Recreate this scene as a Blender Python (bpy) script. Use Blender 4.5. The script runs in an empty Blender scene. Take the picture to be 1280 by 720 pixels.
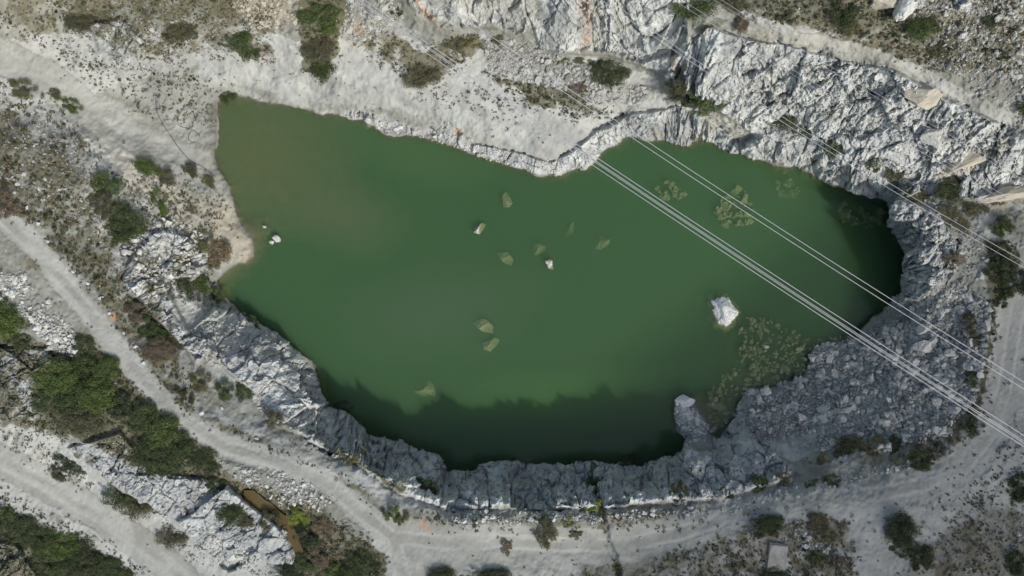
import bpy, math, random
import numpy as np
from mathutils import Vector, Matrix, Euler

R = math.radians
rng = np.random.default_rng(7)
random.seed(7)
H = 90.0                      # camera height above the lake
S = 10.0                      # pixels of the 1280 px photograph per metre at lake level
scene = bpy.context.scene
COL = scene.collection

# ------------------------------------------------------------------ noise
TAB = rng.random((16, 256, 256))
def _t(k, ix, iy): return TAB[k % 16, ix & 255, iy & 255]
def vnoise(x, y, k=0):
    ix = np.floor(x).astype(np.int64); iy = np.floor(y).astype(np.int64)
    fx = x - ix; fy = y - iy
    fx = fx*fx*fx*(fx*(fx*6-15)+10); fy = fy*fy*fy*(fy*(fy*6-15)+10)
    a = _t(k, ix, iy); b = _t(k, ix+1, iy); c = _t(k, ix, iy+1); d = _t(k, ix+1, iy+1)
    return (a*(1-fx)+b*fx)*(1-fy)+(c*(1-fx)+d*fx)*fy*1.0
def fbm(x, y, sc, octv=4, k=0, gain=.5):
    """-1..1"""
    s = 0; a = 1; n = 0; x = x/sc; y = y/sc
    for i in range(octv):
        s = s + a*(vnoise(x, y, k+i)*2-1); n += a; a *= gain
        x, y = (x*.8-y*.6)*2.03+13.7, (x*.6+y*.8)*2.03+7.1
    return s/n
def ridged(x, y, sc, octv=4, k=0):
    s = 0; a = 1; n = 0; x = x/sc; y = y/sc
    for i in range(octv):
        s = s + a*(1-np.abs(vnoise(x, y, k+i)*2-1)*2); n += a; a *= .5
        x, y = (x*.8-y*.6)*2.1+3.7, (x*.6+y*.8)*2.1+9.1
    return s/n
def facet(x, y, sc, k=0, tilt=1.0):
    """voronoi cells, each a tilted plane: broken rock.  returns height (about -1..1) and F2-F1"""
    x = x/sc; y = y/sc
    ix = np.floor(x).astype(np.int64); iy = np.floor(y).astype(np.int64)
    d1 = np.full(x.shape, 9.0); d2 = np.full(x.shape, 9.0); h = np.zeros(x.shape)
    for i in (-1, 0, 1):
        for j in (-1, 0, 1):
            cx = ix+i; cy = iy+j
            px = cx+_t(k, cx, cy); py = cy+_t(k+1, cx, cy)
            dx = x-px; dy = y-py; d = dx*dx+dy*dy
            hh = (_t(k+2, cx, cy)-.5)*1.1 + tilt*((_t(k+3, cx, cy)*2-1)*dx+(_t(k+4, cx, cy)*2-1)*dy)
            m = d < d1
            d2 = np.where(m, d1, np.minimum(d2, d)); h = np.where(m, hh, h); d1 = np.where(m, d, d1)
    return h, np.sqrt(d2)-np.sqrt(d1)
def sstep(a, b, x):
    t = np.clip((x-a)/(b-a), 0, 1); return t*t*(3-2*t)

# ------------------------------------------------------------------ coarse pixel-space fields
CX = np.arange(-300, 1581, 4.0); CY = np.arange(-260, 981, 4.0)
CU, CV = np.meshgrid(CX, CY)
def segdist(U, V, ax, ay, bx, by):
    dx, dy = bx-ax, by-ay; L = dx*dx+dy*dy+1e-9
    t = np.clip(((U-ax)*dx+(V-ay)*dy)/L, 0, 1)
    return np.hypot(U-ax-t*dx, V-ay-t*dy)
def polydist(pts, U=CU, V=CV):
    d = np.full(U.shape, 1e9)
    for a, b in zip(pts[:-1], pts[1:]): d = np.minimum(d, segdist(U, V, *a, *b))
    return d
def polysd(pts, U=CU, V=CV):
    """signed distance, negative inside"""
    d = polydist(list(pts)+[pts[0]], U, V); ins = np.zeros(U.shape, bool)
    n = len(pts)
    for i in range(n):
        x1, y1 = pts[i]; x2, y2 = pts[(i+1) % n]
        if y1 == y2: continue
        c = ((y1 > V) != (y2 > V)) & (U < (x2-x1)*(V-y1)/(y2-y1)+x1)
        ins ^= c
    return np.where(ins, -d, d)
def samp(F, u, v):
    fx = np.clip((u-CX[0])/4, 0, len(CX)-1.001); fy = np.clip((v-CY[0])/4, 0, len(CY)-1.001)
    ix = fx.astype(int); iy = fy.astype(int); fx = fx-ix; fy = fy-iy
    return (F[iy, ix]*(1-fx)+F[iy, ix+1]*fx)*(1-fy)+(F[iy+1, ix]*(1-fx)+F[iy+1, ix+1]*fx)*fy
def mask(polys=(), strokes=(), feather=6):
    """polys: (value, pts[, feather]); strokes: (value, halfwidth, pts)"""
    M = np.zeros(CU.shape)
    for p in polys:
        f = p[2] if len(p) > 2 else feather
        M = np.maximum(M, p[0]*sstep(f, -f, polysd(p[1])))
    for s in strokes:
        f = max(3, s[1]*.5)
        M = np.maximum(M, s[0]*sstep(s[1]+f, s[1]-f, polydist(s[2])))
    return M

SHORE = [(272,128),(285,118),(300,120),(330,127),(370,133),(400,141),(430,146),(460,155),(480,168),(492,172),(508,170),(525,172),(550,178),(568,184),(585,190),(598,197),(612,199),(625,203),(640,207),(655,212),(668,220),(680,222),(692,220),(702,222),(712,214),(728,212),(740,206),(748,196),(762,186),(778,177),(788,171),(800,176),(815,178),(830,175),(845,180),(862,183),(880,178),(900,184),(915,190),(930,192),(948,200),(965,208),(980,212),(993,206),(1003,215),(1018,222),(1035,232),(1055,236),(1070,243),(1090,246),(1108,252),(1112,262),(1108,275),(1112,292),(1120,305),(1130,318),(1132,335),(1126,352),(1128,362),(1118,372),(1105,384),(1092,395),(1082,408),(1072,420),(1052,426),(1030,434),(1015,442),(1012,455),(1000,475),(980,482),(955,487),(935,492),(922,505),(920,520),(908,535),(898,548),(892,545),(885,530),(872,515),(866,500),(855,496),(845,502),(843,520),(848,538),(860,548),(855,562),(840,572),(820,576),(800,580),(785,574),(765,580),(740,577),(715,579),(690,580),(665,577),(640,576),(618,578),(600,582),(590,590),(575,592),(560,588),(552,578),(548,568),(535,562),(520,560),(505,552),(490,550),(472,545),(460,540),(455,530),(440,520),(428,512),(415,508),(405,495),(402,480),(398,462),(390,452),(375,440),(360,430),(345,415),(330,408),(315,400),(300,388),(285,375),(275,362),(272,350),(280,340),(292,332),(305,328),(318,318),(318,305),(312,292),(302,282),(295,268),(290,250),(288,235),(280,222),(272,212),(270,190),(271,160)]
SD = polysd(SHORE)/S           # metres (lake scale), negative in the lake

ROAD_WEST = [(-300,-60),(-100,10),(0,45),(60,72),(110,108),(150,140),(195,165),(235,182),(268,190),(270,212),(235,212),(180,190),(130,185),(100,165),(60,128),(0,95),(-100,70),(-300,20)]
ROAD_LEFT = [(-300,60),(-60,235),(0,268),(40,305),(90,365),(130,415),(175,470),(220,520),(280,558),(350,580),(410,605),(450,640),(490,672),(505,720),(515,800),(560,980)]
ROAD_SOUTH = [(490,672),(560,680),(620,678),(700,682),(780,682),(850,668),(930,640),(1000,628),(1080,622),(1150,608),(1205,585),(1240,540),(1256,490),(1266,430),(1275,380),(1330,300),(1500,260)]
ROAD_LOW = [(-300,380),(-80,515),(0,575),(60,607),(130,650),(190,690),(240,735),(300,800),(420,980)]
ROAD_NORTH = [(800,-200),(850,-50),(900,15),(960,40),(1040,55),(1100,70),(1160,95),(1220,128),(1290,165),(1420,220),(1560,260)]

# ------------------------------------------------------------------ macro relief: control lines (px, py, z)
ctrl = []
def line(*p, step=26):
    for a, b in zip(p[:-1], p[1:]):
        n = max(1, int(math.hypot(b[0]-a[0], b[1]-a[1])/step))
        for i in range(n):
            t = i/n; ctrl.append(tuple(a[j]+(b[j]-a[j])*t for j in range(3)))
    ctrl.append(p[-1])
for i, p in enumerate(SHORE):
    if i % 2 == 0: ctrl.append((p[0], p[1], 0.0))
line((-300,-40,12),(-60,40,7.5),(60,100,5),(150,155,2.6),(210,180,1.2),(262,182,.3))           # west ramp
line((-60,235,9.5),(0,268,9),(90,365,8.4),(175,470,8.6),(280,558,9),(410,605,9.6),(490,672,10.2),(510,760,10.5))
line((490,672,10.2),(700,682,10.8),(850,668,11),(1000,628,10.6),(1150,608,10.2),(1240,540,9.8),(1266,430,9.6),(1275,380,9.8))
line((560,642,10),(650,637,10.4),(760,636,10.4),(900,630,10),(985,606,9.2))                    # crest of the south cliff
line((430,570,8.4),(500,618,9.2),(560,642,10)); line((395,540,7.6),(430,570,8.4))
line((300,430,4.8),(350,450,4),(375,485,3.4),(395,520,4.2)); line((230,420,6.6),(260,480,7.4),(330,530,7.6),(395,540,7.6))
line((230,300,3.4),(220,350,4.6),(240,385,5)); line((150,210,4.6),(200,230,3),(255,250,1.6),(300,300,.5))
line((100,200,6.5),(130,280,6.6),(170,360,6.8),(200,420,7.2)); line((40,160,6.8),(20,200,8))
line((-300,400,7),(0,575,4.6),(130,650,4.2),(240,735,4.0),(300,800,4))                         # lower road
line((20,520,6.8),(100,560,7.4),(180,600,7.6),(270,620,8),(340,650,8),(400,690,8.6),(460,720,9.4))
line((60,585,4.8),(150,640,4.6),(230,690,4.4),(330,720,5.2))
line((-40,640,3.6),(60,690,3.4),(150,740,3.2)); line((0,400,8),(50,430,8.4),(90,480,8.2))
line((240,80,3.2),(330,80,3.4),(420,100,3.2),(500,120,3.2),(600,140,3.4),(680,165,3.2),(720,185,2.6))
line((150,60,6),(230,40,6),(310,40,6.4),(380,55,6.4),(440,50,6.2),(520,72,5.4),(600,90,5.2),(700,100,5.6),(760,108,5.8),(800,130,5),(850,140,5.6),(930,160,5.4))
line((0,0,9.5),(150,0,9),(250,0,9.2),(350,0,10),(430,0,11),(500,8,11.5))
line((500,30,8),(560,35,9),(640,38,8.6),(690,66,6.8),(760,74,6.8),(820,84,7))
line((540,0,13),(640,-2,15),(740,-4,17),(830,-4,18)); line((500,-40,15),(640,-60,19),(830,-60,21),(300,-60,13),(0,-60,13))
line((865,110,10),(880,30,17.6),(900,15,18)); line((900,20,18),(960,40,18.2),(1040,55,18),(1160,95,17.4),(1290,165,16.4))
line((900,-40,20),(1040,0,20),(1160,30,20),(1290,80,19.4),(1420,150,18)); line((1000,-120,24),(1300,-40,24))
line((950,175,4.4),(1040,205,5.2),(1120,225,6.4),(1200,240,8.4),(1290,235,10))
line((940,130,8.2),(1040,150,9.6),(1140,185,10.6),(1240,215,11))
line((1130,262,7),(1165,265,8.8),(1215,275,9),(1270,290,10)); line((1136,310,6.8),(1150,350,6.4),(1185,340,8.8),(1240,330,9.8))
line((1140,385,4.4),(1080,440,1.8),(1030,480,1.6),(960,510,1.8),(930,545,2.6)); line((1200,400,7.4),(1150,470,5.8),(1080,520,5),(1000,550,5.2),(950,565,5))
line((1235,400,9.2),(1225,470,9),(1190,530,8.8),(1120,572,8.6),(1040,595,8.6)); line((860,575,4.6),(900,570,4.4),(930,590,7))
line((870,535,.9),(880,545,1.1)); line((600,720,11.2),(800,740,12),(1000,700,11.6),(1150,680,11.2),(1280,640,10.6),(1280,740,11.5))
for p in [(-300,-260,18),(300,-260,22),(700,-260,30),(1100,-260,32),(1580,-260,28),(1580,100,22),(1580,400,14),(1580,800,14),(1200,980,13),(700,980,13),(300,980,7),(-300,980,3),(-300,700,4),(-300,200,12),
          (430,980,11),(900,860,13)]: ctrl.append(p)
C = np.array(ctrl); Pc = C[:, :2]/100.0
_, keep = np.unique(np.round(Pc, 2), axis=0, return_index=True); C = C[keep]; Pc = Pc[keep]
D = np.sqrt(((Pc[:, None]-Pc[None])**2).sum(-1)+.004)
n = len(Pc); A = np.zeros((n+1, n+1)); A[:n, :n] = -D + np.eye(n)*0.004*0; A[:n, n] = 1; A[n, :n] = 1
wts = np.linalg.solve(A, np.append(C[:, 2], 0))
Z = np.full(CU.shape, wts[-1])
for i in range(n):
    Z -= wts[i]*np.sqrt((CU/100-Pc[i, 0])**2+(CV/100-Pc[i, 1])**2+.004)

# ------------------------------------------------------------------ surface masks in photograph pixels
LS = SHORE  # short name
M_ROAD = mask([(1, ROAD_WEST, 10)],
              [(1, 14, ROAD_LEFT), (.85, 24, ROAD_SOUTH), (1, 21, ROAD_LOW), (.62, 9, ROAD_NORTH),
               (.9, 30, [(510,700),(600,715),(700,720)])])
M_PALE = mask([(.8, [(205,95),(240,55),(285,50),(300,78),(330,80),(375,78),(405,100),(425,62),(470,66),(520,78),(560,98),(620,112),(680,130),(720,152),(750,150),(790,130),(850,135),(850,158),(790,165),(745,182),(720,195),(700,200),(650,190),(600,165),(540,150),(480,140),(420,130),(350,118),(290,105),(260,110)], 7),
               (.75, [(880,142),(925,150),(945,170),(925,182),(890,168)], 6),
               (.7, [(1240,380),(1400,340),(1400,600),(1250,640),(1200,650),(1100,740),(780,740),(860,690),(1000,640),(1150,610),(1235,530)], 10),
               (.6, [(245,495),(330,540),(430,580),(540,630),(540,650),(460,620),(330,560),(240,520)], 6),
               (.6, [(1160,262),(1185,268),(1215,310),(1205,325),(1180,300)], 4),
               (.6, [(240,425),(280,430),(330,500),(270,480)], 5),
               (.5, [(1215,260),(1245,270),(1240,300),(1220,290)], 5),
               (.5, [(520,130),(700,150),(740,180),(690,210),(600,175)], 8)])
M_ROCK = mask([(1, [(500,-140),(510,5),(545,30),(620,36),(665,32),(675,60),(700,66),(760,70),(800,82),(842,100),(862,60),(862,20),(850,-140)], 5),
               (1, [(850,112),(862,60),(885,32),(930,48),(1000,62),(1060,78),(1120,88),(1180,122),(1240,150),(1380,210),(1380,260),(1290,243),(1250,247),(1210,250),(1170,250),(1150,240),(1120,254),(1060,240),(1010,220),(950,200),(900,186),(840,180),(770,182),(745,198),(735,215),(690,226),(650,212),(590,192),(590,180),(650,192),(690,205),(715,190),(745,165),(790,142),(850,135),(880,150),(930,182),(945,170),(900,140)], 5),
               (1, [(1104,248),(1150,255),(1168,262),(1195,300),(1195,345),(1150,375),(1118,385),(1100,330)], 5),
               (1, [(380,480),(450,525),(550,560),(600,570),(850,560),(960,562),(985,600),(900,622),(760,634),(650,634),(560,636),(500,616),(440,575),(385,550)], 6),
               (1, [(225,425),(268,385),(330,398),(405,470),(412,520),(400,550),(340,530),(330,500),(290,470),(260,440),(245,460)], 5),
               (.9, [(150,350),(165,320),(200,285),(240,300),(262,335),(245,350),(200,345),(240,420),(225,430)], 5),
               (1, [(85,560),(150,540),(190,590),(270,602),(330,640),(375,675),(365,705),(280,705),(210,645),(150,612)], 7),
               (1, [(-200,430),(60,436),(80,470),(55,525),(-10,520),(-200,480)], 6),
               (.8, [(110,30),(150,22),(180,50),(160,70),(125,65)], 5),
               (.9, [(-200,660),(20,680),(60,740),(-200,800)], 6),
               (.8, [(260,-140),(500,-140),(500,-10),(280,-10)], 8),
               (.7, [(1120,-10),(1220,-10),(1210,15),(1130,10)], 4)],
              [(.3, 6, [(330,122),(400,134),(460,148),(492,164),(550,170),(600,188),(650,204),(690,216)]),
               (.9, 7, [(745,190),(788,164),(860,175),(950,193)]),
               (.8, 9, [(900,555),(940,560),(985,585)])])
M_VEG = mask([(.5, [(-200,480),(0,520),(60,560),(120,610),(100,620),(60,590),(0,550),(-200,500)], 8), (.5, [(-200,600),(0,600),(60,640),(160,690),(220,740),(160,740),(60,670),(-200,640)], 8), (.45, [(-100,-60),(100,-20),(120,60),(60,62),(0,38),(-100,0)], 14), (.5, [(60,66),(130,66),(235,92),(262,128),(190,142),(120,112)], 9), (.4, [(500,120),(640,112),(700,135),(640,150),(560,135)], 8), (.35, [(560,650),(760,655),(900,645),(880,665),(700,672),(560,668)], 5),(.55, [(-200,60),(-40,100),(60,130),(130,185),(110,215),(230,225),(290,255),(262,330),(220,380),(230,470),(260,540),(200,495),(130,395),(60,295),(-40,240),(-200,150)], 12),
              (.6, [(60,-100),(80,10),(140,62),(200,90),(250,110),(265,100),(220,70),(340,75),(350,20),(300,-100)], 9),
              (1, [(372,-60),(428,-60),(425,50),(412,100),(385,92),(378,40)], 6),(.5, [(160,100),(200,92),(275,105),(268,150),(235,160),(190,140)], 8),
              (.7, [(445,48),(480,40),(520,60),(600,40),(600,60),(545,110),(480,88)], 7),
              (.8, [(600,88),(640,98),(690,105),(765,140),(765,150),(720,148),(650,125)], 6),
              (.75, [(-40,380),(60,440),(120,430),(150,450),(250,545),(290,600),(400,635),(480,690),(490,760),(340,760),(380,690),(330,640),(270,600),(180,600),(130,560),(60,540),(-40,520)], 8),
              (1, [(-200,560),(0,632),(60,662),(165,722),(165,800),(-200,800)], 6),
              (.55, [(840,-200),(1400,-200),(1400,100),(1290,90),(1160,85),(1040,45),(900,10)], 8),
              (.3, [(1170,570),(1400,520),(1400,760),(1180,760)], 14),
              (.42, [(820,690),(900,655),(985,655),(975,740),(820,740)], 10),
              (.5, [(980,640),(1060,640),(1075,740),(980,740)], 9),
              (.8, [(1236,300),(1268,310),(1272,370),(1240,380)], 6),
              (.35, [(490,636),(560,640),(700,645),(900,632),(1010,605),(1010,625),(900,655),(700,662),(560,660)], 6),
              (.6, [(1120,560),(1210,510),(1235,470),(1245,480),(1225,545),(1150,590)], 6),
              (.6, [(220,340),(262,340),(285,385),(262,400),(230,370)], 6),
              (.5, [(540,710),(760,712),(760,760),(540,760)], 6)],
             [(1, 4, [(742,590),(752,640),(762,680),(775,730)]), (.7, 6, [(1236,380),(1240,430),(1232,480)]),
              (.6, 6, [(30,105),(60,125),(95,155)]), (.55, 5, [(200,500),(300,545),(430,605),(470,640)]),
              (.8, 6, [(400,540),(430,570),(500,615)])])
M_RUB = mask([(.45, [(180,100),(275,110),(268,185),(230,175),(180,150)], 8),(1, [(925,500),(960,480),(1010,470),(1015,440),(1080,410),(1130,365),(1200,350),(1235,380),(1235,430),(1220,500),(1180,545),(1100,565),(1000,560),(940,545)], 8),
              (1, [(278,-60),(372,-60),(378,20),(350,38),(300,30)], 6), (1, [(422,-60),(500,-60),(505,20),(470,55),(430,50)], 6),
              (.9, [(600,40),(680,60),(760,100),(820,110),(800,130),(740,130),(680,102),(610,88)], 8),
              (.9, [(-60,330),(30,345),(80,405),(110,420),(95,445),(40,420),(-60,400)], 6),
              (.7, [(1170,-40),(1400,-40),(1400,200),(1270,140),(1190,60)], 8),
              (1, [(150,340),(170,300),(205,270),(250,290),(262,320),(240,345),(190,350)], 6),
              (.8, [(20,140),(110,180),(110,230),(60,230),(0,170)], 12),
              (.6, [(275,575),(420,615),(400,640),(330,625)], 6), (.5, [(130,60),(180,70),(210,100),(150,100)], 6),
              (.6, [(980,650),(1030,660),(1040,690),(985,690)], 6), (.7, [(848,500),(885,530),(892,556),(850,556)], 3),
              (.5, [(1150,255),(1250,245),(1230,300),(1200,330)], 6)])
M_SAND = mask([(1, [(285,245),(300,282),(322,305),(318,325),(285,330),(262,300),(255,255)], 7), (.8, [(140,185),(190,205),(240,245),(215,275),(180,250),(150,225)], 8),
               (.8, [(205,262),(240,240),(262,262),(245,295),(215,285)], 6), (1, [(1165,218),(1205,192),(1262,174),(1270,183),(1235,200),(1185,226)], 3),
               (.9, [(1138,112),(1165,108),(1168,122),(1145,136)], 4), (.25, [(60,-60),(100,20),(60,60),(-60,0)], 30), (.45, [(400,20),(480,20),(490,60),(430,60)], 8),
               (.8, [(1250,240),(1300,232),(1320,250),(1230,262),(1235,250)], 3), (.4, [(880,140),(930,150),(930,180),(890,170)], 5),
               (.25, [(890,35),(1060,48),(1120,75),(1000,62),(930,50)], 6), (.5, [(280,-60),(370,-60),(370,30),(300,28)], 6),
               (.6, [(50,425),(85,455),(60,470),(20,462)], 5), (.35, [(500,-60),(690,-60),(680,30),(560,30)], 8)])
M_ORG = mask([(.3, [(722,0),(742,0),(742,66),(725,68)], 6), (.8, [(136,396),(146,394),(148,402),(138,404)], 3), (.6, [(560,162),(574,160),(576,172),(562,174)], 4), (.5, [(816,162),(826,160),(826,176),(816,176)], 4)],
             [(.8, 2.5, [(522,2),(534,18),(545,28)]), (.65, 2.5, [(727,-10),(733,10),(736,40),(728,66)]), (.5, 5, [(733,0),(738,50)]), (.55, 3, [(838,66),(843,84)]),
              (.6, 5, [(440,35),(455,40)]), (.5, 4, [(335,0),(345,8)]), (.5, 4, [(175,540),(185,548)]), (.5, 6, [(200,395),(210,420)]), (.6, 4, [(528,655),(538,660)])])
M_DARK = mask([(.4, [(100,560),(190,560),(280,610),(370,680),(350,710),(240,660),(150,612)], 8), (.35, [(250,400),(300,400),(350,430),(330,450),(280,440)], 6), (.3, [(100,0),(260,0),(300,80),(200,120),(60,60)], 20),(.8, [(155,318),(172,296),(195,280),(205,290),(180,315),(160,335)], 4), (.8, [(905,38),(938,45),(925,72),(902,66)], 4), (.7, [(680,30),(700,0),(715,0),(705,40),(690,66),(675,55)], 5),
               (.7, [(1160,132),(1185,118),(1195,128),(1165,146)], 3), (.75, [(1222,200),(1262,184),(1280,190),(1250,212)], 4), (.7, [(-60,452),(60,455),(50,490),(-60,480)], 5),  # first two: shade beside the tan block and tan slab, painted as colour
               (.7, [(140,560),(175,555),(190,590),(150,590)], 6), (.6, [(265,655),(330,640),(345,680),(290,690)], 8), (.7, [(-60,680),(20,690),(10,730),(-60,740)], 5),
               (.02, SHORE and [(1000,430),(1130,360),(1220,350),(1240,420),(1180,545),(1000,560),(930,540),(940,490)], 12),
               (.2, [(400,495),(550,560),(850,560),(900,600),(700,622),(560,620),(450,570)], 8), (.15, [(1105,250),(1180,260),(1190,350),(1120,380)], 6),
               (.6, [(860,0),(875,0),(855,60),(835,70)], 6), (.5, [(262,470),(290,470),(320,505),(300,510)], 5), (.7, [(412,52),(418,52),(416,112),(408,118)], 2.5)],  # last narrow strip: shadow beside the gully bushes, painted dark
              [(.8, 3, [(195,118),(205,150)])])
SHALLOW = mask([(1, [(270,110),(330,120),(430,160),(500,250),(480,300),(400,310),(330,330),(290,340),(280,240),(268,200)], 45),
                (.9, [(900,395),(960,400),(1020,420),(1000,480),(930,500),(905,560),(880,555),(860,510),(880,470),(890,430)], 16),
                (.95, [(890,240),(935,235),(945,270),(890,285)], 12), (.8, [(1030,255),(1080,265),(1085,290),(1040,285)], 10), (.8, [(815,235),(850,232),(855,255),(820,258)], 8),
                (.6, [(955,220),(990,225),(990,250),(955,245)], 10), (.9, [(270,330),(330,330),(310,350),(275,372)], 16)])
SILT = mask([(1, [(250,110),(320,122),(400,190),(440,250),(450,290),(400,300),(330,310),(280,260)], 70)])

# ------------------------------------------------------------------ terrain sheet
def axis(lo, hi, step, far):
    core = np.arange(lo, hi+step*.5, step); out = []; s = step; x = hi
    while x < far: s *= 1.16; x += s; out.append(x)
    inn = []; s = step; x = lo
    while x > -far: s *= 1.16; x -= s; inn.append(x)
    return np.array(inn[::-1]+list(core)+out)
GU = axis(-78.0, 78.0, .112, 6000.); GV = axis(-47.0, 47.0, .112, 6000.)
U, V = np.meshgrid(GU, GV)              # metres on the lake plane as seen from above its middle, V grows to the top of the photograph
px = U*S+640; py = 360-V*S
wx = fbm(U, V, 3.5, 5, 1, .6)*13; wy = fbm(U, V, 3.5, 5, 6, .6)*13
wx2 = fbm(U, V, 1.0, 3, 3)*3; wy2 = fbm(U, V, 1.0, 3, 9)*3
inl = sstep(900, 500, np.hypot((px-640)/1.6, py-360))
def m(F, k=1.0, amp=.3, sc=1.2, seed=2):
    F = samp(F, px+(wx+wx2)*k, py+(wy+wy2)*k)
    if amp: 
        nz = fbm(U, V, sc, 4, seed)
        F = np.clip(F*(1+nz*amp*1.6*(1-F*.4)), 0, 1)
    return F
sd = samp(SD, px+wx*.22+wx2*.9, py+wy*.22+wy2*.9)
sdr = samp(SD, px, py)
rock = m(M_ROCK, 1.1, .1); road = m(M_ROAD, .35, 0); veg = m(M_VEG, 1.3, .5); rub = m(M_RUB, 1.2, .3, 2.0, 5)
pale = m(M_PALE, 1.2, .2); sand = m(M_SAND, 1.0, .35); org = m(M_ORG, .8, .8, .6, 4); dark = m(M_DARK, .9, .4, .8, 7)
en = .3*fbm(U, V, 1.3, 4, 10)+.22*fbm(U, V, .45, 3, 12); fr0 = samp(M_ROAD, px+wx*.3, py+wy*.3); road = sstep(.25, .75, fr0+en*.7*sstep(0, .3, fr0)); fp0 = samp(M_PALE, px+wx, py+wy)/.8; pale = sstep(.15, .85, fp0+en*1.3*sstep(0, .3, fp0))*.85; rock = sstep(.28, .72, rock+en*.6*sstep(0, .3, rock))
outside = sstep(60, 260, np.maximum(np.maximum(-px, px-1280), np.maximum(-py, py-720)))
veg = np.clip(veg+outside*(.55+fbm(U, V, 25, 4, 8)*.9), 0, 1)
rock = np.clip(rock+.8*sstep(.05, .45, fbm(U, V, 4, 4, 13)-.10+.5*sstep(2.6, .3, sd)*(sd > 0))*(1-pale*.35)*sstep(7, 1.5, sd)*(sd > 0)*np.maximum(sstep(290, 330, px), sstep(330, 345, py))*(1-sstep(.3, .6, sand))*(1-sstep(.3, .6, samp(M_RUB, px, py))), 0, 1)*(1-road)
z0 = samp(Z, px+wx*.7+wx2, py+wy*.7+wy2)
land = sd > 0
bank = (.25+1.2*sstep(.2, .8, samp(M_ROCK, px, py)))*(1-np.exp(-np.maximum(sd, 0)/.35))
zl = np.maximum(z0, .02*np.maximum(sd, 0)+.02)+bank*.8+.03
shal = samp(SHALLOW, px+wx, py+wy); silt = samp(SILT, px, py)
dep = -sd*(2.6*(1-shal)+.22*shal)
dep = np.minimum(dep, 5.5*(1-shal)+1.15*shal+fbm(U, V, 5, 3, 2)*.25)
dep = np.minimum(dep, 4*(1-silt)+np.clip(.06-.085*sd+fbm(U, V, 6, 3, 4)*.2, .06, 1.4)*silt+(1-silt)*9)
dep = np.maximum(dep, .03)
z = np.where(land, zl, -dep)
z += outside*(fbm(U, V, 120, 4, 3)*14+10)*sstep(0, 1, outside)
# detail displacement
lm = sstep(-.6, .8, sd)
ca, sa = math.cos(R(42)), math.sin(R(42))
A1 = (U*ca+V*sa)/1.4+fbm(U, V, 6, 2, 4)*.9+fbm(U, V, 1.6, 3, 1)*.25; B1 = (-U*sa+V*ca)+fbm(U, V, 5, 2, 5)*.7+fbm(U, V, 1.6, 3, 4)*.25
A2 = V/1.1+fbm(U, V, 6, 2, 4)*.8+fbm(U, V, 1.6, 3, 1)*.25; B2 = U+fbm(U, V, 5, 2, 5)*.7+fbm(U, V, 1.6, 3, 4)*.25
diag = sstep(-5, 5, (px-845)/10)*sstep(470, 400, py)
diag = np.maximum(diag, sstep(470, 430, px))
AX = A1*diag+A2*(1-diag); BX = B1*diag+B2*(1-diag)
f0, e0 = facet(AX, BX, 5.2, 8, .8); f1, e1 = facet(AX, BX, 2.7, 0, 1.0); f2, e2 = facet(AX+5, BX, 1.25, 5, 1.1); f3, e3 = facet(AX, BX+9, .58, 9, 1.1); f4, e4 = facet(U, V, .3, 4, 1.1)
rg = ridged(AX, BX, 2.6, 5, 3); rgf = ridged(U, V, .8, 4, 7)
patch = sstep(-.35, .35, fbm(U, V, 5, 3, 11))          # some faces smooth slabs, some shattered
det = f0*1.0+f1*.6+f2*(.28+.3*patch)+f3*(.1+.22*patch)+f4*(.03+.1*patch)+rg*.15+rgf*.14*patch-.32*sstep(.12, 0, e1)-.2*sstep(.14, 0, e2)*patch-.1*sstep(.15, 0, e3)*patch
crack = np.clip(sstep(.09, 0, e1)*.8+sstep(.10, 0, e2)*.6*(.3+patch)+sstep(.12, 0, e3)*.35*patch, 0, 1)*sstep(-.5, .3, fbm(U, V, 1.5, 3, 5))
tone_r = .5+.13*f0+.28*fbm(AX, BX, 1.2, 4, 9)+.16*f2+.12*f3
sx = (U*.88-V*.47); sy_ = (U*.47+V*.88)
tone_g = .5+.0+.4*fbm(sx/4, sy_, 1.1, 4, 5)+.3*fbm(U, V, 3.5, 4, 9)
g1, ge = facet(U, V, .5, 2, .8); g2, ge2 = facet(U+3, V, 1.1, 7, .6)
rough = fbm(U, V, .9, 4, 6)
gen = fbm(U, V, 7, 4, 2)*.35*(1-road)+rough*.09*(1-road*.85)+fbm(U, V, .3, 2, 12)*.03
det = det-.12
zd = gen*lm + fbm(U, V, .45, 3, 8)*.07*(1-rock)*(1-road*.8)*(1-pale*.5)*lm + sstep(.15, 1, rock)**1.3*lm*det*.68 + rub*(1-rock)*(g1*.16+g2*.16+.05)*lm*(1-road) + (1-rock)*(1-road)*(1-pale)*g1*.045*lm
zd += np.where(land, 0, fbm(U, V, .8, 4, 3)*.12*np.clip(dep, 0, 1))
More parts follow.
